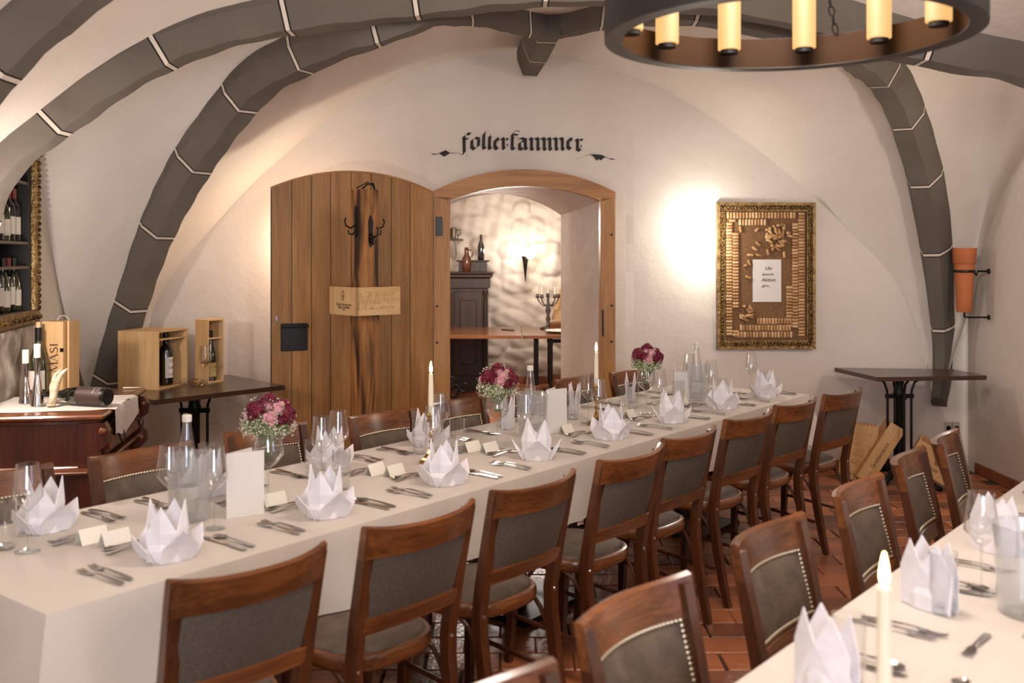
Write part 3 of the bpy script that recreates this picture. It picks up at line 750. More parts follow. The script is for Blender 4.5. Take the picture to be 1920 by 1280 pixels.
def make_chair():
    t = thing('dining_chair', 'x', 'chair')
    for s in (-1, 1):
        b = MB(); S = []
        for z in (0, .12, .25, .38, .46, .55, .65, .74, .80, .868):
            x = s*vlerp(.178, .198, min(1, z/.85)); wx = .019 if z > .4 else .015+.004*z/.4; wy = .019 if z < .5 else .019-.005*(z-.5)/.38
            if z < .3: wy = .014+.005*z/.3
            S.append(((x, back_y(z), z), (1, 0, 0), (0, 1, 0), wx, wy))
        b.sweep(S); leg = b.build('back_post', 'chair_wood', t)
        b = MB(); b.lathe([(.007, 0), (.006, .003), (.002, .004)], 10, mx=T(s*.187, back_y(.455)-.019, .455) @ RZ(math.pi/2, 4, 'X')); b.build('screw', 'chrome', leg)
        b = MB(); b.sweep([((s*.165, .175, .44), (1, 0, 0), (0, 1, 0), .020, .020), ((s*.17, .185, .25), (1, 0, 0), (0, 1, 0), .017, .017), ((s*.178, .20, 0), (1, 0, 0), (0, 1, 0), .012, .012)]); b.build('front_leg', 'chair_wood', t)
        b = MB(); P = []
        for k in range(11):
            a = math.pi/2*k/10; P.append((s*(.172-.12*(1-math.cos(a))*1.0), vlerp(.17, .09, math.sin(a)), .27+.155*math.sin(a)))
        b.tube(P, .0085, 8); b.build('bent_brace', 'chair_wood', t)
        b = MB(); P = []
        for k in range(11):
            a = math.pi/2*k/10; P.append((s*.178, vlerp(-.205, -.06, 1-math.cos(a)), .18+.25*math.sin(a)))
        b.tube(P, .0085, 8); b.build('bent_brace', 'chair_wood', t)
        b = MB(); b.tube([(s*.172, .185, .2), (s*.176, -.19, .17)], .009, 8); b.build('stretcher', 'chair_wood', t)
    b = MB(); curved_rail(b, .792, .878, .217, .026, lift=.012); b.build('top_rail', 'chair_rail', t, smooth=True, angle=40)
    b = MB(); curved_rail(b, .560, .612, .186, .028); b.build('lower_rail', 'chair_rail', t, smooth=True, angle=40)
    # upholstered panel between the rails
    n = 16; hw = .183
    def panel(off, bul):
        rows = []
        for i in range(n+1):
            x = -hw+2*hw*i/n; r = []
            for j in range(7):
                z = .606+.192*j/6; e = (1-(abs(x)/hw)**6)*(1-(abs(j-3)/3)**4); r.append(Vector((x, back_y(z)+bow(x, z)+off+bul*e, z)))
            rows.append(r)
        return rows
    b = MB(); b.grid(panel(.006, .010)); b.build('leather_panel', 'leather', t, smooth=True)
    b = MB(); b.grid(panel(-.006, -.003)); b.build('fabric_back', 'fabric', t, smooth=True)
    b = MB(); pr = [(.0072, 0), (.006, .0035), (.0015, .006)]
    def stud(x, z): b.lathe(pr, 7, mx=T(x, back_y(z)+bow(x, z)+.0085, z) @ RZ(-math.pi/2, 4, 'X'), cap0=False)
    for k in range(29):
        x = -.172+.344*k/28; stud(x, .786); stud(x, .618)
    for k in range(1, 14):
        z = .618+.168*k/14; stud(-.172, z); stud(.172, z)
    b.build('nail_trim', 'stud', t, smooth=True)
    # seat
    def outline(g, n=36):
        P = []
        for k in range(n):
            a = 2*math.pi*k/n; c, s_ = math.cos(a), math.sin(a); e = 2/2.9
            x = (abs(c)**e)*(1 if c > 0 else -1)*(.212-g); y = (abs(s_)**e)*(1 if s_ > 0 else -1)*(.205-g)
            x *= (1 if y > 0 else 1-.10*abs(y)/.2); P.append((x, y+.01))
        return P
    def stack(mb, L, n=36):
        vs = []; fs = []
        for g, z in L: vs += [(x, y, z) for x, y in outline(g)]
        for j in range(len(L)-1):
            for i in range(n): l = (i+1) % n; fs.append([j*n+i, j*n+l, (j+1)*n+l, (j+1)*n+i])
        fs += [list(range(n))[::-1], [(len(L)-1)*n+i for i in range(n)]]; mb.add(vs, fs)
    b = MB(); stack(b, [(.012, .425), (.004, .43), (0, .44), (0, .462), (.006, .472), (.016, .475)]); b.build('seat_rim', 'chair_rail', t, smooth=True, angle=40)
    b = MB(); stack(b, [(.018, .468), (.020, .478), (.035, .488), (.07, .495), (.13, .498), (.18, .499)]); b.build('seat', 'leather', t, smooth=True)
    return t
CH0 = make_chair(); CH0.scale = (1.01, 1, 1)
U = Vector((.614, .789, 0)); Nn = Vector((-.789, .614, 0))
def put_chair(px, py, end, fx, fy, label, group, dy=0, ztop=.885, rz=0):
    q = hz(px, py, ztop); f = Vector((fx, fy, 0)).normalized(); rt = Vector((f.y, -f.x, 0))
    c = q-rt*(.217*end)+f*.265; c.z = 0
    return place(CH0, c, math.atan2(-f.x, f.y)+rz, label, group)
NEAR = [(612, 1008), (885, 932), (1073, 877), (1237, 830), (1337, 796), (1440, 765), (1523, 742), (1608, 724)]
g = 'chairs on the camera side of the long table'
lab = ['{} dining chair from the near end on the aisle side of the long table'.format(ORD[i]) for i in range(8)]
lab[0] = 'nearest dining chair at the long table, big grey back panel cut by the bottom edge'
lab[7] = 'farthest dining chair on the aisle side of the long table, beside the wine crates'
for i, (px, py) in enumerate(NEAR):
    put_chair(px, py, 1, -.789, .614, lab[i], g, rz=[-.11, -.06, -.04, -.03, -.03, -.06, -.08, -.11][i])
g = 'chairs on the wall side of the long table'
FAR = [((97, 868), -1), ((168, 858), 1), ((423, 812), 1), ((776, 762), -1), ((908, 740), -1), ((1026, 720), -1), ((1040, 713), 1), ((1145, 699), 1)]
lab = ['dining chair at the left edge of the view, in front of the sideboard', 'dining chair with studded leather in front of the right end of the sideboard',
       'dining chair with studded leather behind the nearest bouquet', 'dining chair behind the nearer brass candlestick, in front of the coat post',
       'dining chair behind the long table directly left of the middle bouquet', 'dining chair hidden behind the middle water bottle and clear cooler',
       'dining chair behind the farther candle, just before the doorway', 'farthest dining chair on the wall side, behind the farthest bouquet']
for i, ((px, py), e) in enumerate(FAR): put_chair(px, py, e, .789, -.614, lab[i], g)
g = 'chairs along the right-hand table'
GG = [((1035, 1236), -1), ((1088, 1170), 1), ((1378, 1022), 1), ((1568, 930), 1), ((1677, 868), 1), ((1753, 829), 1)]
lab = ['chair of the right-hand table with only its top rail showing at the bottom edge', 'nearest leather chair of the right-hand table, its big studded back cut by the bottom edge',
       'leather chair behind the nearest napkin of the right-hand table', 'leather chair behind the burning candle of the right-hand table', 'leather chair second from the far end of the right-hand table',
       'farthest leather chair of the right-hand table, near the crates and right wall']
for i, ((px, py), e) in enumerate(GG): put_chair(px, py, e, .767, -.641, lab[i], g, rz=[0, 0, .02, .05, .12, .14][i])
# ================= LONG TABLES =================
TZ = .75
def table(name, label, clabel, P0, ang, L_, W, drop, corner, group):
    # local: x along, y away from the near long edge
    t = thing(name, label, 'table', (P0[0], P0[1], 0), ang, group)
    b = MB(); b.box((L_/2, W/2, TZ-.024), (L_-.012, W-.012, .032)); b.build('tabletop', 'table_dark', t)
    k = max(2, round(L_/1.6))
    for i in range(k):
        x = L_*(i+.5)/k; b = MB(); b.box((x, W/2, .36), (.08, .08, .70)); b.box((x, W/2, .018), (.5, .5, .03)); b.box((x, W/2, .70), (.45, .45, .02)); b.build('pedestal', 'iron', t)
    # cloth: top, hanging skirt with slack folds, corners hanging lower
    b = MB(); rr = []; seg_ = []
    n1, n2 = int(L_/.04), int(W/.04)
    for i in range(n1): seg_.append((L_*i/n1, 0, 0, -1))
    for i in range(n2): seg_.append((L_, W*i/n2, 1, 0))
    for i in range(n1): seg_.append((L_-L_*i/n1, W, 0, 1))
    for i in range(n2): seg_.append((0, W-W*i/n2, -1, 0))
    vs = []; fs = []; m = len(seg_); K = 7
    for a, (x, y, nx, ny) in enumerate(seg_):
        dc = min(math.hypot(x-cx, y-cy) for cx in (0, L_) for cy in (0, W)); cf = max(0, 1-dc/.30)
        if dc < 1e-6: pass
        dr = drop+corner*cf**1.3
        # outward direction blends around the corner
        ox, oy = nx, ny
        if dc < .05:
            cx = 0 if x < L_/2 else L_; cy = 0 if y < W/2 else W
            ox, oy = (1 if cx else -1)*.7, (1 if cy else -1)*.7
        for k_ in range(K+1):
            q = k_/K; f = q*q*(.018+.016*math.sin((x*1.0+y*1.3)*7.0)+.010*math.sin((x+y*2)*19+1)+.004*math.sin((x-y)*41))
            f += cf*cf*q*.11
            if k_ == 0: vs.append((x+ox*.0, y+oy*.0, TZ+.001))
            else: vs.append((x+ox*(.004+f), y+oy*(.004+f), TZ-.004-dr*(q**1.0)+.002))
    for a in range(m):
        c = (a+1) % m
        for k_ in range(K): fs.append([a*(K+1)+k_, a*(K+1)+k_+1, c*(K+1)+k_+1, c*(K+1)+k_])
    b.add(vs, fs)
    b.grid([[Vector((L_*i/60, W*j/10, TZ+.001+(.0012*(1+math.sin(i*1.1+j*2.3)) if 0 < i < 60 and 0 < j < 10 else 0))) for j in range(11)] for i in range(61)])
    c = b.build('tablecloth', 'cloth', smooth=True, angle=50); c.location = (P0[0], P0[1], 0); c.rotation_euler = (0, 0, ang)
    tag(c, clabel, 'tablecloth'); return t
LA = math.atan2(.789, .614)
LP = Vector((-1.155, 2.47, 0)); LL = 4.99; LWd = .92
table('banquet_table', 'long banquet table under the white cloth running to the doorway', 'white tablecloth over the long banquet table', LP, LA, LL, LWd, .248, .10, None)
RA = math.atan2(.767, .641); RP = Vector((.467, 2.077, 0))-Vector((.641, .767, 0))*1.25
RU = Vector((.641, .767, 0)); RN = Vector((.767, -.641, 0))
# right table: local y must point to RN, so start from its outer edge
table('banquet_table', 'white-clothed table at bottom right of the view', 'white tablecloth on the right-hand table', RP+RN*.95, RA, 4.5, .95, .245, .1, None)
def LT(a, p): v = LP+U*a+Nn*p; return Vector((v.x, v.y, TZ+.0035))
def RT(a, p): v = RP+RU*a+RN*p; return Vector((v.x, v.y, TZ+.0035))
# ================= CUTLERY, NAPKINS, CARDS =================
def ribbon(mb, S, t=.0022, mx=None):
    # S: (x, y, z, halfwidth)
    mb.sweep([((x, y, z+t/2), (1, 0, 0), (0, 0, 1), hw, t/2) for x, y, z, hw in S], mx)
def make_fork(L_=.2, s=1):
    t = thing('fork', 'x', 'fork'); b = MB()
    ribbon(b, [(0, 0, .002, .006), (0, .01, .003, .0085), (0, .05, .006, .0065), (0, .11*s, .009, .0035), (0, .13*s, .008, .003), (0, .14*s, .005, .009), (0, .155*s, .003, .0115)])
    b.build('handle', 'steel', t)
    b = MB()
    for k in range(4):
        x = (-1.5+k)*.0062; ribbon(b, [(x*.95, .154*s, .003, .0018), (x, .175*s, .001, .0018), (x, .19*s, .002, .0017), (x, .203*s, .006, .0007)])
    b.build('tines', 'steel', t); return t
def make_spoon(s=1):
    t = thing('spoon', 'x', 'spoon'); b = MB()
    ribbon(b, [(0, 0, .002, .006), (0, .01, .003, .0085), (0, .05, .006, .0065), (0, .11*s, .009, .0035), (0, .138*s, .008, .004)])
    b.build('handle', 'steel', t)
    b = MB(); rows = []
    for i in range(9):
        a = i/8; y = (.136+.062*a)*s; w_ = .0205*math.sin(math.pi*min(1, max(.04, a*.96+.02)))**.6; rows.append([Vector((w_*u, y, .0085-.0075*(1-u*u)*math.sin(math.pi*a)**.7-.003*a)) for u in (-1, -.66, -.33, 0, .33, .66, 1)])
    b.grid(rows); b.build('bowl', 'steel', t, smooth=True); return t
def make_knife():
    t = thing('knife', 'x', 'knife'); b = MB()
    ribbon(b, [(0, 0, .001, .006), (0, .008, .001, .0085), (0, .06, .001, .0075), (0, .1, .001, .006)], .006); b.build('handle', 'steel', t)
    b = MB(); ribbon(b, [(0, .098, .0025, .006), (.001, .115, .003, .010), (.001, .17, .003, .0105), (-.002, .2, .003, .008), (-.006, .219, .003, .002)], .0014); b.build('blade', 'steel', t); return t
FK, SP, KN = make_fork(), make_spoon(), make_knife()
DF = make_fork(s=.85); DS = make_spoon(s=.85); DF['label'] = DS['label'] = 'x'
def make_napkin():
    t = thing('folded_napkin', 'x', 'napkin')
    def petal(mb, a, r0, r1, h, w_, fold, th=.0022):
        c, s_ = math.cos(a), math.sin(a); o = Vector((c, s_, 0)); sd = Vector((-s_, c, 0))
        A = o*r0-sd*w_*.5+Vector((0, 0, .001)); B = o*r0+sd*w_*.5+Vector((0, 0, .001)); Mm = o*(r0+fold)+Vector((0, 0, .001))
        A2 = o*vlerp(r0, r1, .5)-sd*w_*.56+Vector((0, 0, h*.5)); B2 = o*vlerp(r0, r1, .5)+sd*w_*.56+Vector((0, 0, h*.5)); M2 = o*(vlerp(r0, r1, .5)+fold)+Vector((0, 0, h*.52))
        Tp = o*r1+Vector((0, 0, h)); n_ = o*th
        V = [A, Mm, B, A2, M2, B2, Tp]; V = V+[v-n_ for v in V]
        fs = [[0, 1, 4, 3], [1, 2, 5, 4], [3, 4, 6], [4, 5, 6]]; fs += [[i+7 for i in f[::-1]] for f in fs]
        fs += [[0, 3, 10, 7], [3, 6, 13, 10], [6, 5, 12, 13], [5, 2, 9, 12], [2, 1, 8, 9], [1, 0, 7, 8]]
        mb.add(V, fs)
    b = MB(); b.lathe([(.050, 0), (.052, .03), (.040, .055), (.012, .06)], 8, mx=RZ(.39, 4, 'Z')); b.build('base_fold', 'napkin', t)
    for k in range(4):
        b = MB(); petal(b, math.pi/2*k+.35, .030, .042, .145+.01*(k % 2), .066, .010); b.build('petal', 'napkin', t)
    for k in range(4):
        b = MB(); petal(b, math.pi/2*k+math.pi/4+.35, .048, .085, .088-.012*(k % 2), .075, -.006); b.build('petal', 'napkin', t)
    return t
NP = make_napkin(); NP.scale = (1.28, 1.28, 1.12)
def make_bishop():      # tall napkin with two upright points
    t = thing('folded_napkin', 'x', 'napkin')
    for s in (-1, 1):
        b = MB(); P = [(-.055*1, 0), (.055, 0), (.058, .085), (.030, .152), (0, .10), (-.030, .152), (-.058, .085)]
        rows = []
        V = []; 
        for th in (0, .003):
            for x, z in P: V.append((x, s*(.030*math.cos(x/.058*1.35)*(1-z*2.2)+th+.004), z))
        n = len(P); fs = [[0, 1, 2, 4, 6], [2, 3, 4], [4, 5, 6]]; fs += [[i+n for i in f[::-1]] for f in fs]
        fs += [[i, (i+1) % n, (i+1) % n+n, i+n] for i in range(n)]
        b.add(V, fs); b.build('pointed_fold', 'napkin', t)
    b = MB(); b.lathe([(.045, 0), (.048, .035), (.03, .07), (.01, .075)], 10, sx=1.05, sy=.6); b.build('base_fold', 'napkin', t)
    return t
NB = make_bishop(); NB.scale = (1.25, 1.2, 1.12)
def make_card():
    t = thing('place_card', 'x', 'place card')
    for s in (-1, 1):
        b = MB(); b.add([(-.045, s*.024, 0), (.045, s*.024, 0), (.045, 0, .045), (-.045, 0, .045), (-.045, s*.0225, 0), (.045, s*.0225, 0), (.045, 0, .0435), (-.045, 0, .0435)], [[0, 1, 2, 3], [4, 7, 6, 5], [0, 3, 7, 4], [1, 5, 6, 2], [0, 4, 5, 1]])
        b.build('card_leaf', 'card', t)
    return t
PC = make_card()
def setting(TF, a, p_edge, side, ang, who, bishop=False, seed=0):
    # TF(along, across) -> world; side=+1 diner on the near edge facing in; ang = direction the diner faces
    r = random.Random(seed); rz = ang-math.pi/2
    w_ = 1 if side > 0 else -1
    def pt(dx, dy):      # dx: to the diner's right ; dy: away from the edge
        return TF(a+dx*w_, p_edge+dy*w_)
    def put(pr, dx, dy, dr, what, grp):
        return place(pr, pt(dx, dy), rz+dr+r.uniform(-.04, .04), what+' '+who, grp)
    put(FK, -.215, .05, .03, 'outer dinner fork', 'dinner forks'); put(FK, -.180, .065, .0, 'inner dinner fork', 'dinner forks')
    put(KN, .185, .05, -.02, 'table knife', 'table knives'); put(SP, .222, .055, .03, 'soup spoon', 'soup spoons')
    put(DF, -.10, .335, -math.pi/2, 'dessert fork', 'dessert cutlery'); put(DS, .08, .372, math.pi/2, 'dessert spoon', 'dessert cutlery')
    o = put(NB if bishop else NP, 0, .17, r.uniform(-.5, .5) if not bishop else (1.25 if seed >= 50 else .5), 'white napkin folded upright', 'folded napkins')
    put(PC, -.02, .42, r.uniform(-.1, .1), 'small white place card', 'place cards')
    return pt
na = math.atan2(Nn.y, Nn.x)
for i in range(8):
    who = 'at the {} place on the aisle side of the long table'.format(['nearest', 'second', 'third', 'fourth', 'fifth', 'sixth', 'seventh', 'farthest'][i])
    setting(LT, .45+.608*i, 0, 1, na, who, seed=i)
for i in range(8):
    who = 'at the {} place on the wall side of the long table'.format(['nearest', 'second', 'third', 'fourth', 'fifth', 'sixth', 'seventh', 'farthest'][i])
    setting(LT, .38+.608*i, LWd, -1, na+math.pi, who, seed=20+i, bishop=i in (4, 5, 6, 7))
ra = math.atan2(RN.y, RN.x)
for i, (px, py) in enumerate([(1500, 1290), (1702, 1132), (1835, 1030), (1908, 945)]):
    q = hz(px, py, TZ); a = (q-RP).dot(RU); 
    setting(RT, a, 0, -1 if False else 1, ra, 'at the {} place on the chair side of the right-hand table'.format(['nearest', 'second', 'third', 'farthest'][i]), seed=50+i, bishop=True)
# ================= GLASSES AND TABLE DECORATION =================
def shell(prof, t=.0012):
    inn = [(max(.0005, r-t), z+(t if i == len(prof)-1 else 0)) for i, (r, z) in enumerate(prof)][::-1]
    return inn
def wineglass(name='wine_glass', k=1.0):
    t = thing(name, 'x', 'wine glass'); b = MB()
    out = [(.0042, .118), (.018, .132), (.0435, .163), (.0425, .180), (.037, .22), (.032, .262)]
    b.lathe([(r*k, z) for r, z in out], 24, cap0=False, cap1=False)
    b.lathe([((r-.0012)*k, z) for r, z in out][::-1], 24, cap0=False, cap1=False)
    b.build('bowl', 'glass', t, smooth=True)
    b = MB(); b.tube([((.0322*math.cos(a))*k, .0322*math.sin(a)*k, .262) for a in [2*math.pi*i/24 for i in range(24)]], .0008, 5, closed=True); b.build('rim', 'glass_thick', t, smooth=True)
    b = MB(); b.lathe([(.0036, .008), (.0030, .03), (.0030, .09), (.0045, .12)], 10); b.build('stem', 'glass_thick', t, smooth=True)
    b = MB(); b.lathe([(.036, 0), (.036, .0018), (.02, .004), (.004, .009)], 28); b.build('foot', 'glass_thick', t, smooth=True)
    return t
WG = wineglass()
def tumbler():
    t = thing('water_glass', 'x', 'water glass'); b = MB()
    b.lathe([(.030, 0), (.031, .01), (.0345, .08), (.0345, .150)], 26, cap1=False); b.lathe([(.0333, .150), (.0333, .08), (.029, .018)], 26, cap0=False)
    b.build('glass_wall', 'glass', t, smooth=True)
    b = MB(); b.lathe([(.029, .001), (.0296, .014), (.02, .016)], 26); b.build('thick_bottom', 'glass_thick', t, smooth=True)
    b = MB(); b.tube([(.0339*math.cos(a), .0339*math.sin(a), .150) for a in [2*math.pi*i/24 for i in range(24)]], .0008, 5, closed=True); b.build('rim', 'glass_thick', t, smooth=True); return t
TG = tumbler()
def onT(px, py): v = hz(px, py, TZ); return Vector((v.x, v.y, TZ+.0035))
WGL = [((52, 1035), 'large wine glass before the napkin at the far left of the long table'), ((318, 985), 'wine glass left of the nearest bottle cooler'), ((402, 992), 'wine glass in front of the nearest bottle cooler'),
       ((603, 908), 'wine glass just right of the nearest bouquet'), ((634, 893), 'taller-looking wine glass behind the second napkin, right of the nearest bouquet'), ((826, 846), 'wine glass right behind the nearer candle'),
       ((812, 881), 'wine glass just in front of the nearer candlestick'), ((986, 848), 'wine glass in front of the middle water bottle'), ((1103, 793), 'wine glass left behind the farther candle'),
       ((1122, 808), 'wine glass in front of the farther candlestick'), ((1236, 781), 'wine glass in front of the farthest bouquet vase'), ((1333, 757), 'wine glass right of the farthest bottle cooler'),
       ((1408, 739), 'lone wine glass at the far end of the long table below the cork frame'), ((1292, 742), 'wine glass left behind the farthest bottle cooler')]
for (px, py), l in WGL: place(WG, onT(px, py), 0, l, 'wine glasses on the long table')
TGL = [((8, 1030), 'water glass cut by the left edge of the view'), ((588, 896), 'water glass between the nearest bouquet and the second wall-side napkin'), ((640, 918), 'water glass before the second aisle-side napkin'),
       ((388, 905), 'water glass behind the nearest bottle cooler'), ((787, 851), 'water glass left of the nearer candle'), ((857, 850), 'water glass right of the nearer candlestick'),
       ((950, 800), 'water glass right behind the middle bouquet vase'), ((1074, 787), 'water glass left of the farther candle'), ((1152, 806), 'water glass right of the farther candlestick'), ((1187, 765), 'water glass left of the farthest bouquet vase'),
       ((1272, 762), 'water glass left of the farthest bottle cooler'), ((1354, 757), 'water glass right of the farthest bottle cooler'), ((1431, 741), 'water glass at the far end of the long table beside the last napkin')]
for (px, py), l in TGL: place(TG, onT(px, py), 0, l, 'water glasses on the long table')
for (px, py), l in [((1840, 1112), 'wine glass on the right-hand table beside the clear cooler')]: place(WG, onT(px, py), 0, l, 'glasses on the right-hand table')
for (px, py), l in [((1592, 1292), 'water glass at the bottom edge left of the big candle'), ((1768, 1150), 'water glass on the right-hand table right of the candle')]: place(TG, onT(px, py), 0, l, 'glasses on the right-hand table')
# candlesticks and candles
def make_stick():
    t = thing('candlestick', 'x', 'candlestick'); b = MB()
    b.lathe([(.052, 0), (.052, .008), (.040, .014), (.036, .022), (.018, .040), (.011, .055)], 6); b.build('foot', 'brass', t)
    b = MB(); n = 30; vs = []; fs = []
    for i in range(n+1):
        z = .05+.125*i/n; a0 = i*.30; r = .0075+.0025*math.sin(i*.8)
        for k in range(4): a = a0+k*math.pi/2; vs.append((r*math.cos(a), r*math.sin(a), z))
    for i in range(n):
        for k in range(4): l = (k+1) % 4; fs.append([i*4+k, i*4+l, (i+1)*4+l, (i+1)*4+k])
    b.add(vs, fs); b.build('twisted_stem', 'brass', t)
    b = MB(); b.lathe([(.008, .17), (.017, .178), (.013, .188), (.015, .2), (.017, .212), (.013, .213)], 14); b.build('cup', 'brass', t, smooth=True); return t
CS = make_stick()
def make_candle(L_=.175):
    t = thing('candle', 'x', 'candle'); b = MB(); b.lathe([(.0118, 0), (.0112, L_*.6), (.0092, L_*.95), (.0088, L_)], 18); b.build('wax_body', 'wax', t, smooth=True, angle=50)
    b = MB(); b.tube([(0, 0, L_), (0, 0, L_+.008)], .0009, 5); b.build('wick', 'paint_black', t)
    b = MB(); b.lathe([(.0015, L_+.004), (.0062, L_+.012), (.0072, L_+.021), (.0052, L_+.036), (.0012, L_+.054)], 12); fl = b.build('flame', 'flame', t, smooth=True)
    b = MB(); b.lathe([(.001, L_+.008), (.0030, L_+.016), (.0025, L_+.028), (.0008, L_+.038)], 10); b.build('flame_core', 'flame_core', fl, smooth=True); return t
CD = make_candle()
for (px, d), l1, l2 in [((808, 4.28), 'brass candlestick in the middle of the long table, the nearer of two', 'lit white candle on the nearer brass candlestick of the long table'),
                        ((1118, 5.24), 'brass candlestick farther along the long table, near the doorway', 'lit white candle standing before the door frame'),
                        ((1658, 1.52), 'candlestick on the right-hand table hidden below the picture edge', 'large blurred lit candle at bottom right of the view')]:
    x = (px-960)*d/F; place(CS, (x, d, TZ+.0035), .3, l1, 'brass candlesticks'); place(CD, (x, d, TZ+.0035+.205), 0, l2, 'lit candles')
    light('POINT', (x, d, TZ+.0035+.205+.175+.07), .22, (1, .6, .3), .012, name='candle_light')
# bouquets in footed glass vases
def make_vase():
    t = thing('footed_vase', 'x', 'vase'); out = [(.006, .125), (.03, .143), (.056, .175), (.054, .195), (.045, .25), (.038, .285)]
    b = MB(); b.lathe(out, 28, cap0=False, cap1=False); b.lathe([(r-.0014, z) for r, z in out][::-1], 28, cap0=False, cap1=False); b.build('bowl', 'glass', t, smooth=True)
    b = MB(); b.lathe([(.005, .128), (.027, .144), (.052, .177), (.049, .2), (.044, .235)], 24); b.build('water', 'water', t, smooth=True)
    b = MB(); b.lathe([(.0045, .008), (.0035, .03), (.0035, .1), (.006, .126)], 10); b.build('stem', 'glass_thick', t, smooth=True)
    b = MB(); b.lathe([(.042, 0), (.042, .002), (.02, .005), (.004, .01)], 28); b.build('foot', 'glass_thick', t, smooth=True); return t
VS = make_vase()
def flower(kind, r, seed):
    rr = random.Random(seed); b = MB()
    n = 26 if kind == 'rose' else 60
    for i in range(n):
        a = i*2.39996; f = i/n; rad = r*(.12+.86*f**.6); h = r*(.55*(1-f)+.12); tilt = f*1.1
        if kind != 'rose': rad = r*(.1+.85*f**.55); h = r*(.75*(1-f)+.1)+rr.uniform(-.05, .05)*r
        o = Vector((math.cos(a), math.sin(a), 0)); s = Vector((-math.sin(a), math.cos(a), 0)); c = o*rad*.75
        w_ = r*(.42 if kind == 'rose' else .20)*(.5+.5*f); L_ = r*(.55 if kind == 'rose' else .42)
        up = (Vector((0, 0, 1))*math.cos(tilt)+o*math.sin(tilt))
        p0 = c+Vector((0, 0, h-L_*.5)); p1 = p0+up*L_*.6+s*w_; p2 = p0+up*L_*.6-s*w_; p3 = p0+up*L_+o*r*.05*(1 if f > .5 else -1)
        q = p0+up*L_*.6+o*r*.12
        b.add([p0, p1, p3, p2, q], [[0, 1, 4], [1, 2, 4], [2, 3, 4], [3, 0, 4]])
    b.sphere((0, 0, 0), r*.55, 10, 6)
    return b
def bouquet(seed, rad, loc):
    t = thing('bouquet', 'x', 'bouquet', loc); rr = random.Random(seed)
    dirs = []
    toc = math.atan2(-loc[1], -loc[0])
    spec = [('rose', .0, .95, .024), ('rose', .55, .75, .026), ('rose', .1, .32, .024), ('dahlia', -.75, .62, .040), ('dahlia', 1.15, .42, .040), ('dahlia', .2, 1.42, .036), ('dahlia', -.3, .45, .028) if seed != 1 else ('dahlia', -1.2, .8, .032),
            ('rose', -1.45, .35, .022), ('dahlia', 2.2, .6, .038), ('dahlia', 3.1, .9, .038), ('rose', 2.6, .3, .026), ('rose', -2.3, .7, .026), ('dahlia', -2.2, .2, .034), ('rose', 1.5, .95, .02), ('dahlia', -.1, 1.1, .028), ('dahlia', .7, .2, .026)]
    for k, (kd, az, el, r) in enumerate(spec):
        az += toc+rr.uniform(-.12, .12); el += rr.uniform(-.06, .06)
        d = Vector((math.cos(az)*math.cos(el), math.sin(az)*math.cos(el), math.sin(el)))
        fb_ = flower(kd, r, seed*20+k); mx = T(*(d*rad*.80)) @ d.to_track_quat('Z', 'Y').to_matrix().to_4x4()
        fb_.v = [mx @ v for v in fb_.v]
        fb_.build('rose' if kd == 'rose' else 'dahlia', 'petal_pink' if kd == 'rose' else 'petal_red', t)
        dirs.append((d, r))
    b = MB(); s2 = MB()
    for k in range(900):
        az = rr.uniform(0, 2*math.pi); el = math.asin(rr.uniform(-.52, 1)); 
        d = Vector((math.cos(az)*math.cos(el), math.sin(az)*math.cos(el), math.sin(el)))
        cover = any((d*rad*.85-dd*rad*.85).length < r_*.95 for dd, r_ in dirs)
        if cover and rr.random() < .93: continue
        q = d*rad*rr.uniform(.86, 1.13); r = rr.uniform(.0018, .0036)
        b.add([q+Vector((r, 0, 0)), q-Vector((r, 0, 0)), q+Vector((0, r, 0)), q-Vector((0, r, 0)), q+Vector((0, 0, r)), q-Vector((0, 0, r))], [[0, 2, 4], [2, 1, 4], [1, 3, 4], [3, 0, 4], [2, 0, 5], [1, 2, 5], [3, 1, 5], [0, 3, 5]])
        if k % 3 == 0: s2.tube([d*rad*.5, q], .0006, 3)
    b.build('babys_breath', 'breath', t, kind='stuff')
    lf_ = MB()
    for k in range(260):
        az = rr.uniform(0, 2*math.pi); el = math.asin(rr.uniform(-.55, .8)); d = Vector((math.cos(az)*math.cos(el), math.sin(az)*math.cos(el), math.sin(el)))
        if any((d-dd).length*rad < r_*.8 for dd, r_ in dirs): continue
        q = d*rad*rr.uniform(.7, .98); s = Vector((rr.uniform(-1, 1), rr.uniform(-1, 1), rr.uniform(-1, 1))).normalized()*rr.uniform(.008, .016); e = d.cross(s).normalized()*.005
        lf_.add([q-s, q+e, q+s, q-e], [[0, 1, 2, 3]])
    lf_.build('foliage', 'leaf_pale', t, kind='stuff')
    s2.lathe([(.012, -rad*1.0), (rad*.6, -rad*.35), (rad*.62, .0), (rad*.3, rad*.4)], 12)
    for k in range(16):
        a = rr.uniform(0, 6.28); q = rr.uniform(.004, .018); s2.tube([(math.cos(a)*q, math.sin(a)*q, -rad*.6), (-math.cos(a)*q*.8, -math.sin(a)*q*.8, -rad*.6-.07), (-math.cos(a)*q*1.9, -math.sin(a)*q*1.9, -.292+.16+.02)], .0018, 4)
    s2.build('stems', 'leaf', t); return t
for i, (px, py, l1, l2) in enumerate([(503, 945, 'footed glass vase holding the nearest bouquet', 'nearest bouquet of burgundy dahlias, pink roses and white sprays at left'),
                                      (932, 842, 'footed glass vase left of the middle water bottle', 'middle bouquet of burgundy and pink flowers beside the water bottle'), (1212, 776, 'footed glass vase of the farthest bouquet', 'farthest small bouquet against the white wall right of the door frame')]):
    q = onT(px, py); place(VS, q, 0, l1, 'bouquet vases')
    bo = bouquet(i+1, .090, (q.x, q.y, q.z+.292)); tag(bo, l2, 'bouquet', 'table bouquets')
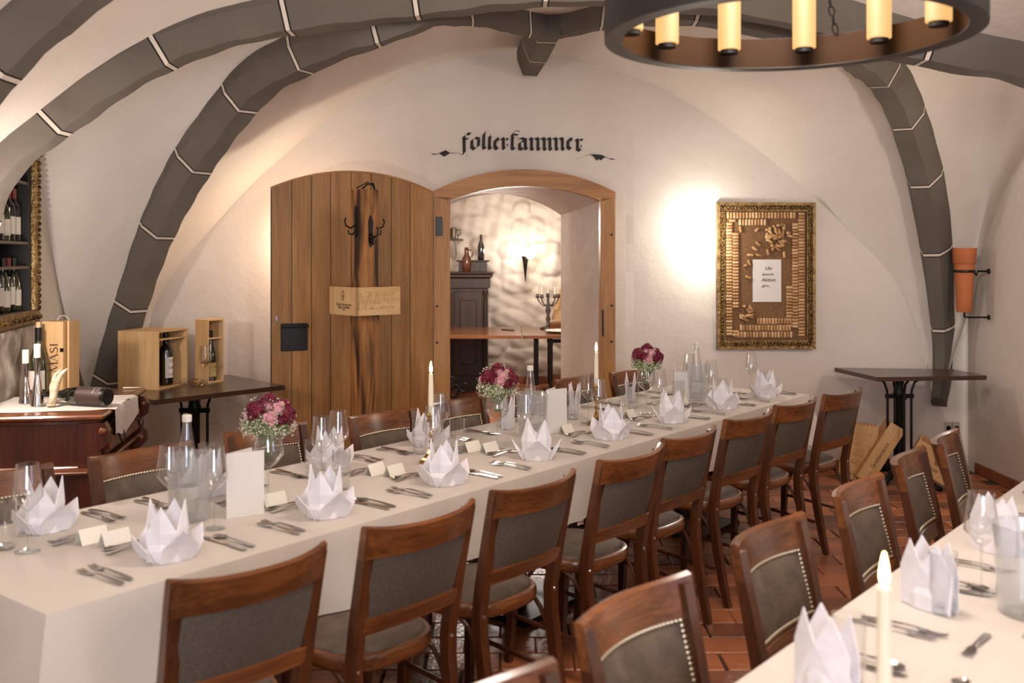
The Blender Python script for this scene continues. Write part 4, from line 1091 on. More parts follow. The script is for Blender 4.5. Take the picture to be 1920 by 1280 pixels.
# water bottles in clear coolers
def make_cooler():
    t = thing('bottle_cooler', 'x', 'bottle cooler'); b = MB()
    b.lathe([(.062, 0), (.066, .01), (.078, .215), (.080, .22)], 36, cap1=False); b.lathe([(.076, .22), (.074, .21), (.060, .012)], 36, cap0=False); b.build('clear_wall', 'acrylic', t, smooth=True, angle=50)
    b = MB(); b.tube([(.078*math.cos(a), .078*math.sin(a), .22) for a in [2*math.pi*i/36 for i in range(36)]], .002, 6, closed=True); b.build('rim', 'glass_thick', t, smooth=True); return t
KC = make_cooler()
def make_water(cap):
    t = thing('water_bottle', 'x', 'water bottle'); pr = [(.036, 0), (.039, .01), (.039, .15), (.034, .19), (.022, .25), (.0135, .31), (.0135, .325)]
    b = MB(); b.lathe(pr, 24, cap1=False); b.lathe([(r-.002, z+.003) for r, z in pr][::-1], 24, cap0=False); b.build('clear_glass', 'glass', t, smooth=True)
    b = MB(); b.lathe([(.0365, .005), (.0368, .15), (.032, .188), (.024, .225)], 24); b.build('water', 'water', t, smooth=True)
    b = MB(); b.lathe([(.0155, .315), (.016, .335), (.013, .338)], 16); b.build('cap', cap, t, smooth=True, angle=40)
    b = MB(); b.lathe([(.0395, .06), (.0395, .10)], 24, cap0=False, cap1=False); b.build('paper_label', 'label_w', t, smooth=True); return t
BW = make_water('label_w')
for (px, py, l1, l2, sc_) in [(356, 975, 'clear bottle cooler nearest to us on the long table', 'water bottle in the nearest clear cooler', 1), (998, 822, 'clear bottle cooler behind the middle wine glass', 'white-capped water bottle in the middle cooler', 1),
                              (1309, 750, 'clear bottle cooler at the far end of the long table', 'bluish water bottle in the farthest cooler', 1)]:
    q = onT(px, py); o = place(KC, q, 0, l1, 'clear bottle coolers')
    o2 = place(BW, q+Vector((-.01, 0, .014)), 0, l2, 'water bottles in coolers')
q = onT(1925, 1152); place(KC, q, 0, 'clear bottle cooler on the right-hand table, cut by the right edge of the view', 'clear bottle coolers')
# menu cards
for (px, py, a, hs, l) in [(424, 975, .85, 1, 'tall white folded menu card right of the nearest cooler'), (1024, 815, .9, 1, 'white folded menu card right of the middle cooler'), (1264, 752, .5, .8, 'cream folded menu card left of the farthest cooler')]:
    q = onT(px, py); t = thing('menu_card', l, 'menu card', q, a)
    for s in (-1, 1):
        b = MB(); b.box((0, 0, .11*hs), (.13*hs, .0012, .22*hs), T(0, 0, 0) @ Matrix.Rotation(s*.28, 4, 'Z') @ T(.066*hs, 0, 0)); b.build('card_leaf', 'paper', t)
# ================= CHANDELIER =================
CX, CY, CZ = .755, 2.727, CH+.597
t = thing('ring_chandelier', 'black ring chandelier with amber candle tubes hanging at top right', 'chandelier', (CX, CY, CZ))
b = MB(); n = 96; RR_ = .5; H = .105
b.lathe([(RR_, 0), (RR_, H), (RR_-.006, H), (RR_-.006, .004)], n, cap0=False, cap1=False)
b.lathe([(RR_+.0, 0), (RR_-.048, 0), (RR_-.048, .004), (RR_-.006, .004)], n, cap0=False, cap1=False)
b.build('ring_band', 'black_metal', t, smooth=True, angle=40)
b = MB(); b.lathe([(RR_-.0075, .0045), (RR_-.0075, H-.001)], n, cap0=False, cap1=False); b.build('ring_lining', 'ring_inner', t, smooth=True)
b = MB(); b.tube([((RR_-.047)*math.cos(a), (RR_-.047)*math.sin(a), .002) for a in [2*math.pi*i/n for i in range(n)]], .0022, 5, closed=True); b.build('ring_lip', 'iron_brown', t, smooth=True)
for k in range(12):
    a = math.radians(90-(-39+30.5*k if k < 5 else -39+30.5*4+(360-30.5*4)*(k-4)/8)); c, s = math.cos(a), math.sin(a)
    b = MB(); b.lathe([(.027, 0), (.028, .012), (.006, .012)], 16, (0.440*c, .440*s, .044)); b.build('candle_holder', 'black_metal', t, smooth=True, angle=40)
    b = MB(); b.lathe([(.0355, 0), (.036, .22), (.030, .222)], 20, (.440*c, .440*s, .058)); cdl = b.build('candle_tube', 'led_candle', t, smooth=True, angle=40)
hook = Vector((0, 0, 2.93-CZ))
for k in range(3):
    a = math.radians(90-33+120*k); p = Vector((.485*math.cos(a), .485*math.sin(a), H)); d = hook-p; L_ = d.length; m = int(L_/.030); qt = d.to_track_quat('Z', 'Y').to_matrix().to_4x4()
    b = MB()
    for i in range(m):
        pts = [(.0085*math.cos(x), 0, .019*math.sin(x)) for x in [2*math.pi*j/10 for j in range(10)]]
        b.tube(pts, .0022, 5, closed=True, mx=T(*(p+d*(i+.5)/m)) @ qt @ RZ(math.pi/2*(i % 2), 4, 'Z'))
    b.build('chain', 'iron', t)
b = MB(); b.lathe([(.004, -.03), (.012, -.02), (.05, .0), (.05, .02)], 20, tuple(hook)); b.build('ceiling_rose', 'iron', t, smooth=True)
# no second chandelier: the other overhead lamps are added fill lights
# ================= CORK FRAME =================
def zc(x, y): return wp(1320+x/4, 360+y/4)
fx0_, fz1_ = zc(88, 78); fx1_, fz0_ = zc(822, 1172)
t = thing('cork_picture', 'gilt-framed cork collage with a white note on the right wall section', 'picture'); t.matrix_world = FW
b = MB(); b.box(((fx0_+fx1_)/2, -.012, (fz0_+fz1_)/2), (fx1_-fx0_-.05, .012, fz1_-fz0_-.05)); b.build('backing_board', 'board', t)
def frame_rect(o, y0, y1, m, w_, name):
    x0, x1, z0, z1 = fx0_+o, fx1_-o, fz0_+o, fz1_-o
    b = MB()
    for poly in ([(x0, z0), (x0, z1), (x0+w_, z1-w_), (x0+w_, z0+w_)], [(x1, z0), (x1, z1), (x1-w_, z1-w_), (x1-w_, z0+w_)][::-1], [(x0, z1), (x1, z1), (x1-w_, z1-w_), (x0+w_, z1-w_)], [(x0, z0), (x1, z0), (x1-w_, z0+w_), (x0+w_, z0+w_)][::-1]):
        b.prism(poly, y1-y0, T(0, y0, 0))
    return b.build(name, m, t)
frame_rect(0, -.045, -.002, 'gold', .022, 'outer_moulding'); frame_rect(.020, -.038, -.002, 'gold_carved', .036, 'carved_moulding'); frame_rect(.054, -.034, -.002, 'gold', .010, 'inner_moulding')
# leaf scrolls on the carved band
b = MB(); o = .038
def scroll(x, z, a): 
    for s in (-1, 1):
        P = [(x+math.cos(a)*u-math.sin(a)*s*(.012*math.sin(u*150)), -.040, z+math.sin(a)*u+math.cos(a)*s*(.012*math.sin(u*150))) for u in [i*.003 for i in range(8)]]
        b.tube(P, [.0018, .0024, .0024, .002, .0018, .0015, .0012, .0008], 5)
k = fx0_+.06
while k < fx1_-.06: scroll(k, fz1_-o, 0); scroll(k, fz0_+o, 0); k += .026
k = fz0_+.06
while k < fz1_-.06: scroll(fx0_+o, k, math.pi/2); scroll(fx1_-o, k, math.pi/2); k += .026
b.build('leaf_scrolls', 'gold', t, kind='stuff')
cb_ = MB(); cb_.lathe([(.0102, -.0228), (.0110, -.0215), (.0110, .0215), (.0102, .0228)], 10)
corks = [cb_.build('cork', m, t, smooth=True, angle=40) for m in ('cork_a', 'cork_b', 'cork_c')]; ncork = [0]
def cork(x, y, ang, lift=0, tilt=0):
    X, Z = zc(x, y); i = R.choice([0, 0, 1, 1, 2]); src = corks[i]
    if ncork[0] < 3: src = corks[ncork[0]]; o = src
    else: o = src.copy(); COL.objects.link(o)
    ncork[0] += 1
    o.matrix_basis = T(X+R.uniform(-.001, .001), -.029-lift, Z) @ Matrix.Rotation(-ang, 4, 'Y') @ Matrix.Rotation(tilt, 4, 'X')
HZ = math.pi/2; y = 240
for k in range(36):
    y = 240+23.5*k
    if y < 1090: 
        cork(180, y, HZ)
        if y > 300 and not (870 < y < 1030): cork(227, y+6, HZ)
for k in range(22): cork(172+23.5*k, 175, 0)
for k in range(9): cork(262+23*k, 228, 0)
cork(205, 215, HZ); cork(265, 280, .2)
for k in range(39):
    y = 165+23.8*k; cork(720, y, HZ)
    if y > 220: cork(674, y+8, HZ) if y < 1000 else None
    if 700 < y < 1000: cork(630, y+3, HZ)
for k in range(12): cork(395+22.5*k, 966, 0)
for k in range(17): cork(268+22.8*k, 1016, 0)
for k in range(19): cork(228+23*k, 1066, 0)
for (cx, cy, sx, sy, n) in ((545, 335, 90, 95, 34), (305, 905, 52, 58, 13)):
    for k in range(n):
        a = R.uniform(0, 6.28); r = math.sqrt(R.random()); cork(cx+sx*r*math.cos(a), cy+sy*r*math.sin(a), R.uniform(0, 3.1), R.uniform(0, .03)*(1-r)+.002, R.uniform(-.5, .5) if R.random() < .6 else 1.3)
for x, y, a in ((330, 530, .4), (297, 555, 0), (322, 640, 1.2), (337, 473, 1.5), (372, 425, 1), (395, 388, .9), (385, 285, 0), (402, 475, 1.3), (470, 450, .2), (592, 468, .1)): cork(x, y, a, 0, 1.2 if a == 0 else 0)
x0, z1 = zc(358, 505); x1, z0 = zc(572, 822)
b = MB(); b.box(((x0+x1)/2, -.022, (z0+z1)/2), (x1-x0, .001, z1-z0)); nt_ = b.build('note_paper', 'paper', t)
b = MB()
for txt, zx, zy, s in (('Uhr', 478, 572, .036), ('besucht', 472, 616, .028), ('Aktion', 478, 658, .040), ('gern...', 462, 702, .028)):
    x, z = zc(zx, zy); text_mb(txt, s, b, T(x, -.0235, z) @ RZ(math.pi/2, 4, 'X') @ Matrix(((1, .3, 0, 0), (0, 1, 0, 0), (0, 0, 1, 0), (0, 0, 0, 1))))
b.build('handwriting', 'ink', nt_)
# wall lamp beside it
x, z = wp(1320, 451); t = thing('wall_sconce', 'small glowing wall lamp left of the cork picture', 'wall lamp'); t.matrix_world = FW
b = MB(); b.box((x, -.012, z), (.05, .02, .05), bev=.004); b.build('wall_plate', 'chrome', t)
b = MB(); b.box((x, -.035, z), (.02, .03, .02)); b.build('arm', 'chrome', t)
b = MB(); b.box((x-.03, -.075, z), (.16, .045, .10), bev=.01); b.build('glass_shade', 'lamp_glass', t)
# ================= COAT POST =================
pc = dp(684, 540, 6.32); PX, PY = pc.x, pc.y
t = thing('coat_post', 'rough scorched square timber post with iron coat hooks before the open door', 'coat stand', (PX, PY, 0), math.pi/4-.06)
b = MB(); hw = .064; top = 2.06
S = [((0, 0, z), (1, 0, 0), (0, 1, 0), hw+.003*math.sin(z*7), hw+.003*math.cos(z*6)) for z in [.03+.1*i for i in range(20)]]+[((0, 0, top), (1, 0, 0), (0, 1, 0), hw, hw)]
b.sweep(S); b.build('post', 'beam', t)
b = MB(); b.box((0, 0, .015), (.44, .44, .03), bev=.006); b.build('foot_plate', 'iron', t)
b = MB(); b.tube([(-.04, -.03, top), (-.02, -.05, top+.03), (.03, -.05, top+.04), (.06, -.02, top+.005)], .006, 6); b.tube([(-.05, .02, top+.01), (.02, .0, top+.05), (.07, -.01, top+.02)], .004, 6); b.build('top_bracket', 'iron_brown', t)
def hook_(m_):
    b = MB(); b.prism([(-.010, -.09), (0, -.105), (.010, -.09), (.016, -.05), (.013, 0), (.018, .05), (.008, .085), (0, .1), (-.008, .085), (-.018, .05), (-.013, 0), (-.016, -.05)], .006, m_ @ T(0, -.006, 0))
    b.tube([(0, -.006, -.02), (0, -.04, -.045), (0, -.075, -.03), (0, -.085, .0), (0, -.075, .02)], .0055, 6, mx=m_)
    b.tube([(0, -.006, -.06), (0, -.03, -.085), (0, -.055, -.08), (0, -.06, -.055)], .005, 6, mx=m_); return b
hook_(T(0, -hw, 1.80)).build('coat_hook', 'iron', t, smooth=False)
hook_(RZ(-math.pi/2, 4, 'Z') @ T(0, -hw, 1.86)).build('coat_hook', 'iron', t)
hook_(RZ(math.pi/2, 4, 'Z') @ T(0, -hw, 1.86)).build('coat_hook', 'iron', t)
b = MB(); b.lathe([(.006, 0), (.016, .01), (.012, .03), (.0, .036)], 10, mx=T(.0, -hw-.0, 1.74) @ RZ(math.pi/2, 4, 'X')); b.build('knob', 'iron', t)
# crate frame slipped over the post
t = thing('wine_crate', 'pale wooden wine crate slipped around the coat post at mid height', 'wine crate', (PX, PY, 1.272), math.pi/4-.06)
s = .155
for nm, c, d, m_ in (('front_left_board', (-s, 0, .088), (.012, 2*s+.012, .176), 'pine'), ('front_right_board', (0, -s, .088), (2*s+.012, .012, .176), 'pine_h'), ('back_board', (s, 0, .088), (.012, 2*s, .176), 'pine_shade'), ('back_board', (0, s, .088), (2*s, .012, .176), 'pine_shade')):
    b = MB(); b.box(c, d, bev=.0015); o = b.build(nm, m_, t)
    if nm == 'front_right_board': FRB = o
    if nm == 'front_left_board': FLB = o
# serif capitals for the crate print
def serif(word, H_, mb, mx, outline=False, gap=.16):
    G_ = {'M': ([[(0, 0), (.12, 1)], [(.12, 1), (.5, .02)], [(.5, .02), (.86, 1)], [(.86, 1), (.95, 0)]], [.05, .13, .05, .14], .98, [(0, 0), (.95, 0), (.08, 1), (.88, 1)]),
          'A': ([[(.08, 0), (.42, 1)], [(.42, 1), (.78, 0)], [(.2, .36), (.62, .36)]], [.05, .14, .05], .86, [(.08, 0), (.78, 0)]),
          'S': ([[(.5, .78), (.44, .93), (.28, 1), (.1, .92), (.05, .75), (.14, .6), (.32, .5), (.5, .38), (.56, .22), (.47, .06), (.28, 0), (.1, .07), (.04, .24)]], [.11], .6, []),
          'I': ([[(.15, 0), (.15, 1)]], [.14], .32, [(.15, 0), (.15, 1)])}
    x0 = 0
    for ch in word:
        st_, wd, adv, sf = G_[ch]
        def seg_(a, b_, w_):
            d = Vector((b_[0]-a[0], b_[1]-a[1])); n = Vector((-d.y, d.x)).normalized()*w_/2
            q = [(a[0]+n.x, a[1]+n.y), (b_[0]+n.x, b_[1]+n.y), (b_[0]-n.x, b_[1]-n.y), (a[0]-n.x, a[1]-n.y)]
            if outline:
                t_ = .013
                for s_ in (1, -1):
                    o_ = [(a[0]+s_*n.x, a[1]+s_*n.y), (b_[0]+s_*n.x, b_[1]+s_*n.y)]; m__ = n.normalized()*t_
                    mb.add([((x0+px_)*H_, 0, pz_*H_) for px_, pz_ in [o_[0], o_[1], (o_[1][0]+m__.x, o_[1][1]+m__.y), (o_[0][0]+m__.x, o_[0][1]+m__.y)]], [[0, 1, 2, 3]], mx)
            else: mb.add([((x0+px_)*H_, 0, pz_*H_) for px_, pz_ in q], [[0, 1, 2, 3]], mx)
        for P_, w_ in zip(st_, wd):
            for i, (a, b_) in enumerate(zip(P_, P_[1:])): seg_(a, b_, w_*(1 if len(P_) == 2 else (.5+.8*math.sin(math.pi*(i+.5)/(len(P_)-1)))))
        for (sx, sz) in sf:
            if outline: seg_((sx-.12, sz), (sx+.12, sz), .02)
            else: seg_((sx-.13, sz+(.02 if sz == 0 else -.02)), (sx+.13, sz+(.02 if sz == 0 else -.02)), .04)
        x0 += adv+gap
    return x0*H_
b = MB(); serif('MASI', .095, b, T(-s+.005, -s-.0068, .042), outline=True, gap=.02); b.build('engraved_letters', 'engrave', FRB)
b = MB(); ml = T(-s-.0068, 0, 0) @ RZ(-math.pi/2, 4, 'Z') @ RZ(math.pi/2, 4, 'X')
text_mb('Vaio Armaron', .030, b, ml @ T(.01, .066, 0)); text_mb('SEREGO ALIGHIERI', .016, b, ml @ T(.01, .047, 0)); text_mb('MASI', .012, b, ml @ T(.01, .034, 0))
for q in ([(0, .155), (.004, .146), (.013, .142), (.010, .13), (.014, .115), (.008, .098), (0, .09), (-.008, .098), (-.014, .115), (-.010, .13), (-.013, .142), (-.004, .146)],):
    n = len(q); 
    for i in range(n):
        a_, c_ = q[i], q[(i+1) % n]; d = Vector((c_[0]-a_[0], c_[1]-a_[1])); nn_ = Vector((-d.y, d.x)).normalized()*.0022
        b.add([(a_[0]+nn_.x, a_[1]+nn_.y, 0), (c_[0]+nn_.x, c_[1]+nn_.y, 0), (c_[0]-nn_.x, c_[1]-nn_.y, 0), (a_[0]-nn_.x, a_[1]-nn_.y, 0)], [[0, 1, 2, 3]], ml)
b.add([(-.006, .128, 0), (0, .12, 0), (.006, .128, 0), (.003, .108, 0), (-.003, .108, 0)], [[0, 1, 2, 3, 4]], ml)
b.build('printed_crest', 'paint_brown', FLB)
# ================= IRON-LEGGED TABLES =================
def iron_table(name, label, A, B, C, D_, ztop, pc=None):
    # corners in order (seen from above), world xy
    t = thing(name, label, 'table', ((A[0]+C[0])/2, (A[1]+C[1])/2, 0)); o = Vector(t.location)
    b = MB(); P = [Vector((p[0]-o.x, p[1]-o.y, 0)) for p in (A, B, C, D_)]
    vs = [p+Vector((0, 0, z)) for z in (ztop-.03, ztop) for p in P]
    b.add(vs, [[3, 2, 1, 0], [4, 5, 6, 7]]+[[i, (i+1) % 4, (i+1) % 4+4, i+4] for i in range(4)]); b.build('tabletop', 'table_dark', t)
    c = Vector((pc[0]-o.x, pc[1]-o.y, 0)) if pc else Vector((0, 0, 0))
    zt = ztop-.03; mx = T(c.x, c.y, 0)
    b = MB(); b.lathe([(.040, .10), (.034, .14), (.030, .3), (.030, zt-.16), (.042, zt-.13), (.042, zt-.10), (.026, zt-.06), (.04, zt)], 12, mx=mx); b.build('column', 'iron', t, smooth=True, angle=40)
    for k in range(4):
        a = k*math.pi/2+.0; cx, sx = math.cos(a), math.sin(a)
        b = MB(); b.tube([(.085*cx, .085*sx, .14), (.085*cx, .085*sx, zt-.13)], .0095, 8, mx=mx); b.tube([(.085*cx, .085*sx, zt-.14), (.088*cx, .088*sx, zt-.09), (.11*cx, .11*sx, zt-.03), (.16*cx, .16*sx, zt-.002)], .009, 8, mx=mx)
        b.box((.06, 0, zt-.13), (.08, .025, .03), mx @ RZ(a, 4, 'Z')); b.box((.06, 0, .14), (.08, .03, .03), mx @ RZ(a, 4, 'Z')); b.build('side_rod', 'iron', t)
        b = MB(); P_ = [(.04, .12), (.12, .11), (.2, .07), (.26, .03), (.3, .018)]; a2 = a+math.pi/4
        b.tube([(r*math.cos(a2), r*math.sin(a2), z) for r, z in P_], [.03, .028, .022, .018, .016], 8, mx=mx); b.build('foot', 'iron', t, smooth=True)
    return t
Z8 = .78
q = [hz(288, 750, Z8), hz(534, 722, Z8), hz(428, 702, Z8)]; q.append(q[0]+q[2]-q[1])
LTB = iron_table('bistro_table', 'dark square iron-legged table holding the wine boxes, in the left corner', q[0], q[1], q[2], q[3], Z8)
Z9 = .80
q = [hz(1645, 707, Z9), hz(1850, 704, Z9)]; q.append(Vector((3.28, 7.40, 0))); q.append(Vector((2.43, 7.50, 0)))
iron_table('bistro_table', 'dark empty iron-legged table in the right corner under the painted rib', q[0], q[1], q[2], q[3], Z9, (2.77, 7.12))
# ================= WINE BOXES ON THE LEFT TABLE =================
def open_box(name, label, loc, rz, W, D_, H, m1='pine', rot=None, shelf=None, th=.009, cat='wooden box'):
    # open side = local -y ; origin bottom centre
    t = thing(name, label, cat, loc, rz, None, rot)
    for nm, c, d, mm in (('side_panel', (-W/2+th/2, 0, H/2), (th, D_, H), m1), ('side_panel', (W/2-th/2, 0, H/2), (th, D_, H), m1), ('bottom_panel', (0, 0, th/2), (W-2*th, D_, th), 'pine_h'),
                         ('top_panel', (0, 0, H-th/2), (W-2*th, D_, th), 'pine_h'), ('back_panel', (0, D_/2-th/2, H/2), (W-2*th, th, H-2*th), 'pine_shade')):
        b = MB(); b.box(c, d); b.build(nm, mm, t)
    if shelf: b = MB(); b.box((0, -D_/2+.045, shelf), (W-2*th, .07, .007)); b.build('neck_bar', 'pine_h', t)
    return t
def bottle(name, label, loc, glass, prof, lab=None, rz=0, cap='foil', rot=None, lm='label_w', words=None, cat='wine bottle', group=None, cap_z=None, half=True):
    t = thing(name, label, cat, loc, rz, group, rot); b = MB(); b.lathe(prof, 24); b.build('bottle_glass', glass, t, smooth=True, angle=50)
    zt = prof[-1][1]; rt = prof[-1][0]; cz = cap_z or zt-.07
    rc = max(r for r, z in prof if z >= cz-.001)
    b = MB(); b.lathe([(rt+.0015, cz), (rt+.0018, zt+.002), (rt-.002, zt+.004)], 16); b.build('capsule', cap, t, smooth=True, angle=50)
    if lab:
        z0, z1 = lab; r = max(r for r, z in prof)+.0006; n = 14; half_ = 1.25
        b = MB(); b.grid([[Vector((r*math.sin(a), -r*math.cos(a), z)) for z in (z0, z1)] for a in [-half_+2*half_*i/n for i in range(n+1)]]); L_ = b.build('label', lm, t, smooth=True)
        if words:
            b = MB()
            for (w_, s_, z) in words: 
                tmp = MB(); text_mb(w_, s_, tmp, Matrix.Identity(4)); tmp.v = [Vector(((r+.0008)*math.sin(v.x/r), -(r+.0008)*math.cos(v.x/r), z+v.y)) for v in tmp.v]; b.v, b.f = b.v+tmp.v, b.f+[[i+len(b.v) for i in f] for f in tmp.f]
            b.build('label_print', 'ink' if lm != 'label_k' else 'label_w', L_)
    return t
BORD = [(.036, 0), (.038, .006), (.038, .19), (.034, .208), (.018, .232), (.0145, .25), (.0145, .30)]
BURG = [(.040, 0), (.041, .006), (.041, .13), (.036, .17), (.022, .215), (.0155, .245), (.0145, .30)]
FL = hz(297, 731, Z8); FR = hz(352, 719, Z8); w_ = (FR-FL); w_.z = 0; a = math.atan2(w_.y, w_.x); W_ = .33
ctr = FL+w_.normalized()*W_/2+Vector((-math.sin(a), math.cos(a), 0))*.15; ctr.z = Z8
bx1 = open_box('wine_box', 'large open wooden box standing on end with a wine bottle inside, on the left table', ctr, a, W_, .30, .375, shelf=.318)
ins = Vector((math.cos(a), math.sin(a), 0))
bottle('wine_bottle', 'dark magnum with a white printed label inside the large open box', ctr+ins*.015+Vector((math.sin(a), -math.cos(a), 0))*.085+Vector((0, 0, .0095)), 'bottle_black', [(r*1.18, z*1.15) for r, z in BORD], (.05, .185), a+.15, words=[('S & S', .03, .16), ('Saffredi', .024, .115), ('S & S', .03, .07)])
FL = hz(390, 719, Z8); FR = hz(426, 713, Z8); w_ = FR-FL; w_.z = 0; a = math.atan2(w_.y, w_.x); W_ = .155
ctr = FL+w_.normalized()*W_/2+Vector((-math.sin(a), math.cos(a), 0))*.055; ctr.z = Z8
open_box('wine_box', 'narrow upright open wooden box with an oval-labelled bottle, on the left table', ctr, a, W_, .11, .43, shelf=.30)
bottle('wine_bottle', 'dark bottle with gold oval label in the narrow upright box', ctr+Vector((math.sin(a), -math.cos(a), 0))*.005+Vector((0, 0, .0095)), 'bottle_black', [(r*.98, z*1.13) for r, z in BURG], (.03, .125), a+.25, lm='label_gold', words=[('MASI', .02, .095), ('COSTASERA', .011, .072)])
q = hz(384, 722, Z8); place(WG, Vector((q.x, q.y, Z8)), 0, 'wine glass half filled with corks standing before the narrow wooden box')
b = MB()
t = thing('string_lights', 'tangle of wire and glass bulbs lying between the two wooden boxes', 'string lights', (0, 0, 0))
P = []; q = hz(362, 722, Z8)
for i in range(60): a = i*.7; P.append((q.x+.075*math.cos(a*1.3)*math.sin(i*.21)+.02, q.y+.05*math.sin(a), Z8+.022+.018*math.sin(a*1.7)))
b.tube(P, .0012, 4); b.build('wire', 'brass', t)
for i in range(7):
    b = MB(); x = q.x-.10+.035*i; y = q.y+.02*math.sin(i*2.4); b.sphere((x, y, Z8+.026), .024, 14, 10); b.build('glass_bulb', 'glass', t, smooth=True)
q = hz(384, 722, Z8)
for i in range(5):
    t = thing('cork', 'wine cork in the wine glass before the narrow box', 'cork', (q.x+.016*math.cos(i*2.1), q.y+.016*math.sin(i*2.1), Z8+.158+.004*(i % 2)), i*.9, 'corks in the wine glass')
    b = MB(); b.lathe([(.0095, -.015), (.0095, .015)], 10, mx=Matrix.Rotation(1.2, 4, 'X')); b.build('cork_body', 'cork_b', t, smooth=True, angle=40)
# ================= SIDEBOARD =================
SZ = .88; c0 = hz(194, 778, SZ); sa = math.radians(9)
SB = thing('sideboard', 'antique mahogany sideboard with carved drawer front in the left corner', 'sideboard', (c0.x, c0.y, 0), sa)
# local: +y away from us along the front, -x towards the wall
SL, SD = 1.0, .62
def sbx(name, c, d, m='mahogany', bev=.004, par=None):
    b = MB(); b.box(c, d, bev=bev); return b.build(name, m, par or SB)
sbx('top_slab', (-SD/2, SL/2, SZ-.012), (SD, SL, .024), 'mahogany_h', .008)
sbx('top_moulding', (-SD/2-.01, SL/2, SZ-.033), (SD-.03, SL-.03, .018), 'mahogany', .006)
sbx('inlay_edge', (-SD/2, SL/2, SZ+.0005), (SD-.07, SL-.07, .002), 'mahogany_h', 0)
sbx('carcass', (-SD/2-.045, SL/2, .47), (SD-.11, SL-.08, .80), 'mahogany', .004)
sbx('base_plinth', (-SD/2-.02, SL/2, .05), (SD-.05, SL-.04, .10), 'mahogany', .008)
sbx('waist_moulding', (-SD/2-.005, SL/2, .625), (SD-.02, SL-.03, .018), 'mahogany_h', .006)
dr = sbx('drawer', (-.05, SL/2, .735), (.07, SL-.22, .15), 'mahogany', .012)
b = MB(); b.box((-.012, SL/2, .735), (.012, SL-.30, .10), bev=.004); b.build('drawer_panel', 'mahogany_h', dr)
for yy in (.28, .72):
    b = MB(); b.tube([(-.005, yy-.05, .755), (.02, yy-.05, .75), (.03, yy-.045, .715), (.03, yy, .70), (.03, yy+.045, .715), (.02, yy+.05, .75), (-.005, yy+.05, .755)], .005, 8); b.lathe([(.014, 0), (.008, .008)], 10, mx=T(-.008, yy-.05, .755) @ RZ(math.pi/2, 4, 'Y')); b.lathe([(.014, 0), (.008, .008)], 10, mx=T(-.008, yy+.05, .755) @ RZ(math.pi/2, 4, 'Y')); b.build('bail_handle', 'iron_brown', dr)
for yy in (.30, .70):
    d2 = sbx('door_panel', (-.085, yy, .36), (.035, .36, .46), 'mahogany', .01)
    b = MB(); b.box((-.068, yy, .36), (.012, .26, .34), bev=.008); b.build('raised_field', 'mahogany_h', d2)
for yy in (.045, SL-.045):           # carved scroll consoles at both ends of the front
    P = []
    prof = [(0, .84), (.02, .80), (.015, .74), (-.03, .70), (-.02, .66), (.01, .63), (.015, .59), (-.01, .56), (-.045, .53), (-.03, .49), (-.005, .47), (-.01, .43), (-.04, .40), (-.06, .34), (-.05, .26), (-.03, .2), (-.045, .14), (-.02, .1), (-.12, .1), (-.12, .84)]
    b = MB(); b.prism([(x, z) for x, z in prof], .06, T(0, yy-.03, 0)); b.build('carved_console', 'mahogany', SB)
    for z, r in ((.80, .022), (.61, .020), (.47, .016), (.2, .02)): b = MB(); b.lathe([(r, -.034), (r*.7, -.038), (r, -.03), (r, .03), (r*.7, .038), (r*.3, .042)], 14, mx=T(-.008 if z > .7 else -.02, yy, z) @ RZ(math.pi/2, 4, 'X')); b.build('scroll', 'mahogany_h', SB, smooth=True, angle=40)
b = MB(); b.box((-.20, -.035, .62), (.30, .10, .014), bev=.004); b.build('pull_out_ledge', 'mahogany_h', SB)
SM = Matrix.Translation((c0.x, c0.y, 0)) @ RZ(sa, 4, 'Z')
# runner cloth: lies on the top, hangs over the front edge at the far end
b = MB(); G = []
for i in range(25):
    u = i/24; row = []
    for j in range(15):
        v = j/14; x = -.62+.62*u; y = .10+.60*v+.10*u*(1-v)+.012*math.sin(u*9+v*4); z = SZ+.003+.0015*math.sin(u*17+v*13)
        lim = -.005
        over = (u*.80-.66)-(0)      # amount past the edge
        x = -.62+.80*u-.02*math.sin(v*5)*u
        if x > .006: z -= (x-.006)*1.0*(.6+.4*math.sin(v*3.1+.3)); x = .010+.010*math.sin(v*7)
        row.append(SM @ Vector((x, y, z)))
    G.append(row)
b.grid(G); o = b.build('table_runner', 'cloth', smooth=True, angle=60); tag(o, 'white cloth runner on the sideboard, its tip hanging over the carved front', 'runner')
def onS(px, py, dz=.005): v = hz(px, py, SZ); return Vector((v.x, v.y, SZ+dz))
for (px, py, h, l1, l2) in ((48, 757, .205, 'shorter chrome cone candle holder on the sideboard', 'white candle in the shorter chrome cone'), (70, 763, .245, 'taller chrome cone candle holder on the sideboard', 'white candle in the taller chrome cone')):
    q = onS(px, py); t = thing('candle_holder', l1, 'candle holder', q); b = MB(); b.lathe([(.034, 0), (.034, .003), (.022, h*.35), (.0125, h*.62), (.0125, h*.72), (.020, h)], 24); b.build('cone_body', 'chrome', t, smooth=True, angle=50)
    t = thing('candle', l2, 'candle', q+Vector((0, 0, h))); b = MB(); b.lathe([(.0165, 0), (.0165, .066), (.012, .069)], 18); b.build('wax_body', 'wax', t, smooth=True, angle=50); b = MB(); b.tube([(0, 0, .068), (.001, 0, .076)], .001, 5); b.build('wick', 'paint_black', t)
t = bottle('wine_bottle', 'tall opened green wine bottle behind the chrome candle holders', onS(72, 744), 'bottle_green', [(r*1.15, z*1.22) for r, z in BURG], (.04, .14), -.1, cap='foil')
b = MB(); b.lathe([(.0115, .366), (.013, .40)], 12); b.build('cork_stopper', 'cork_c', t, smooth=True, angle=40)
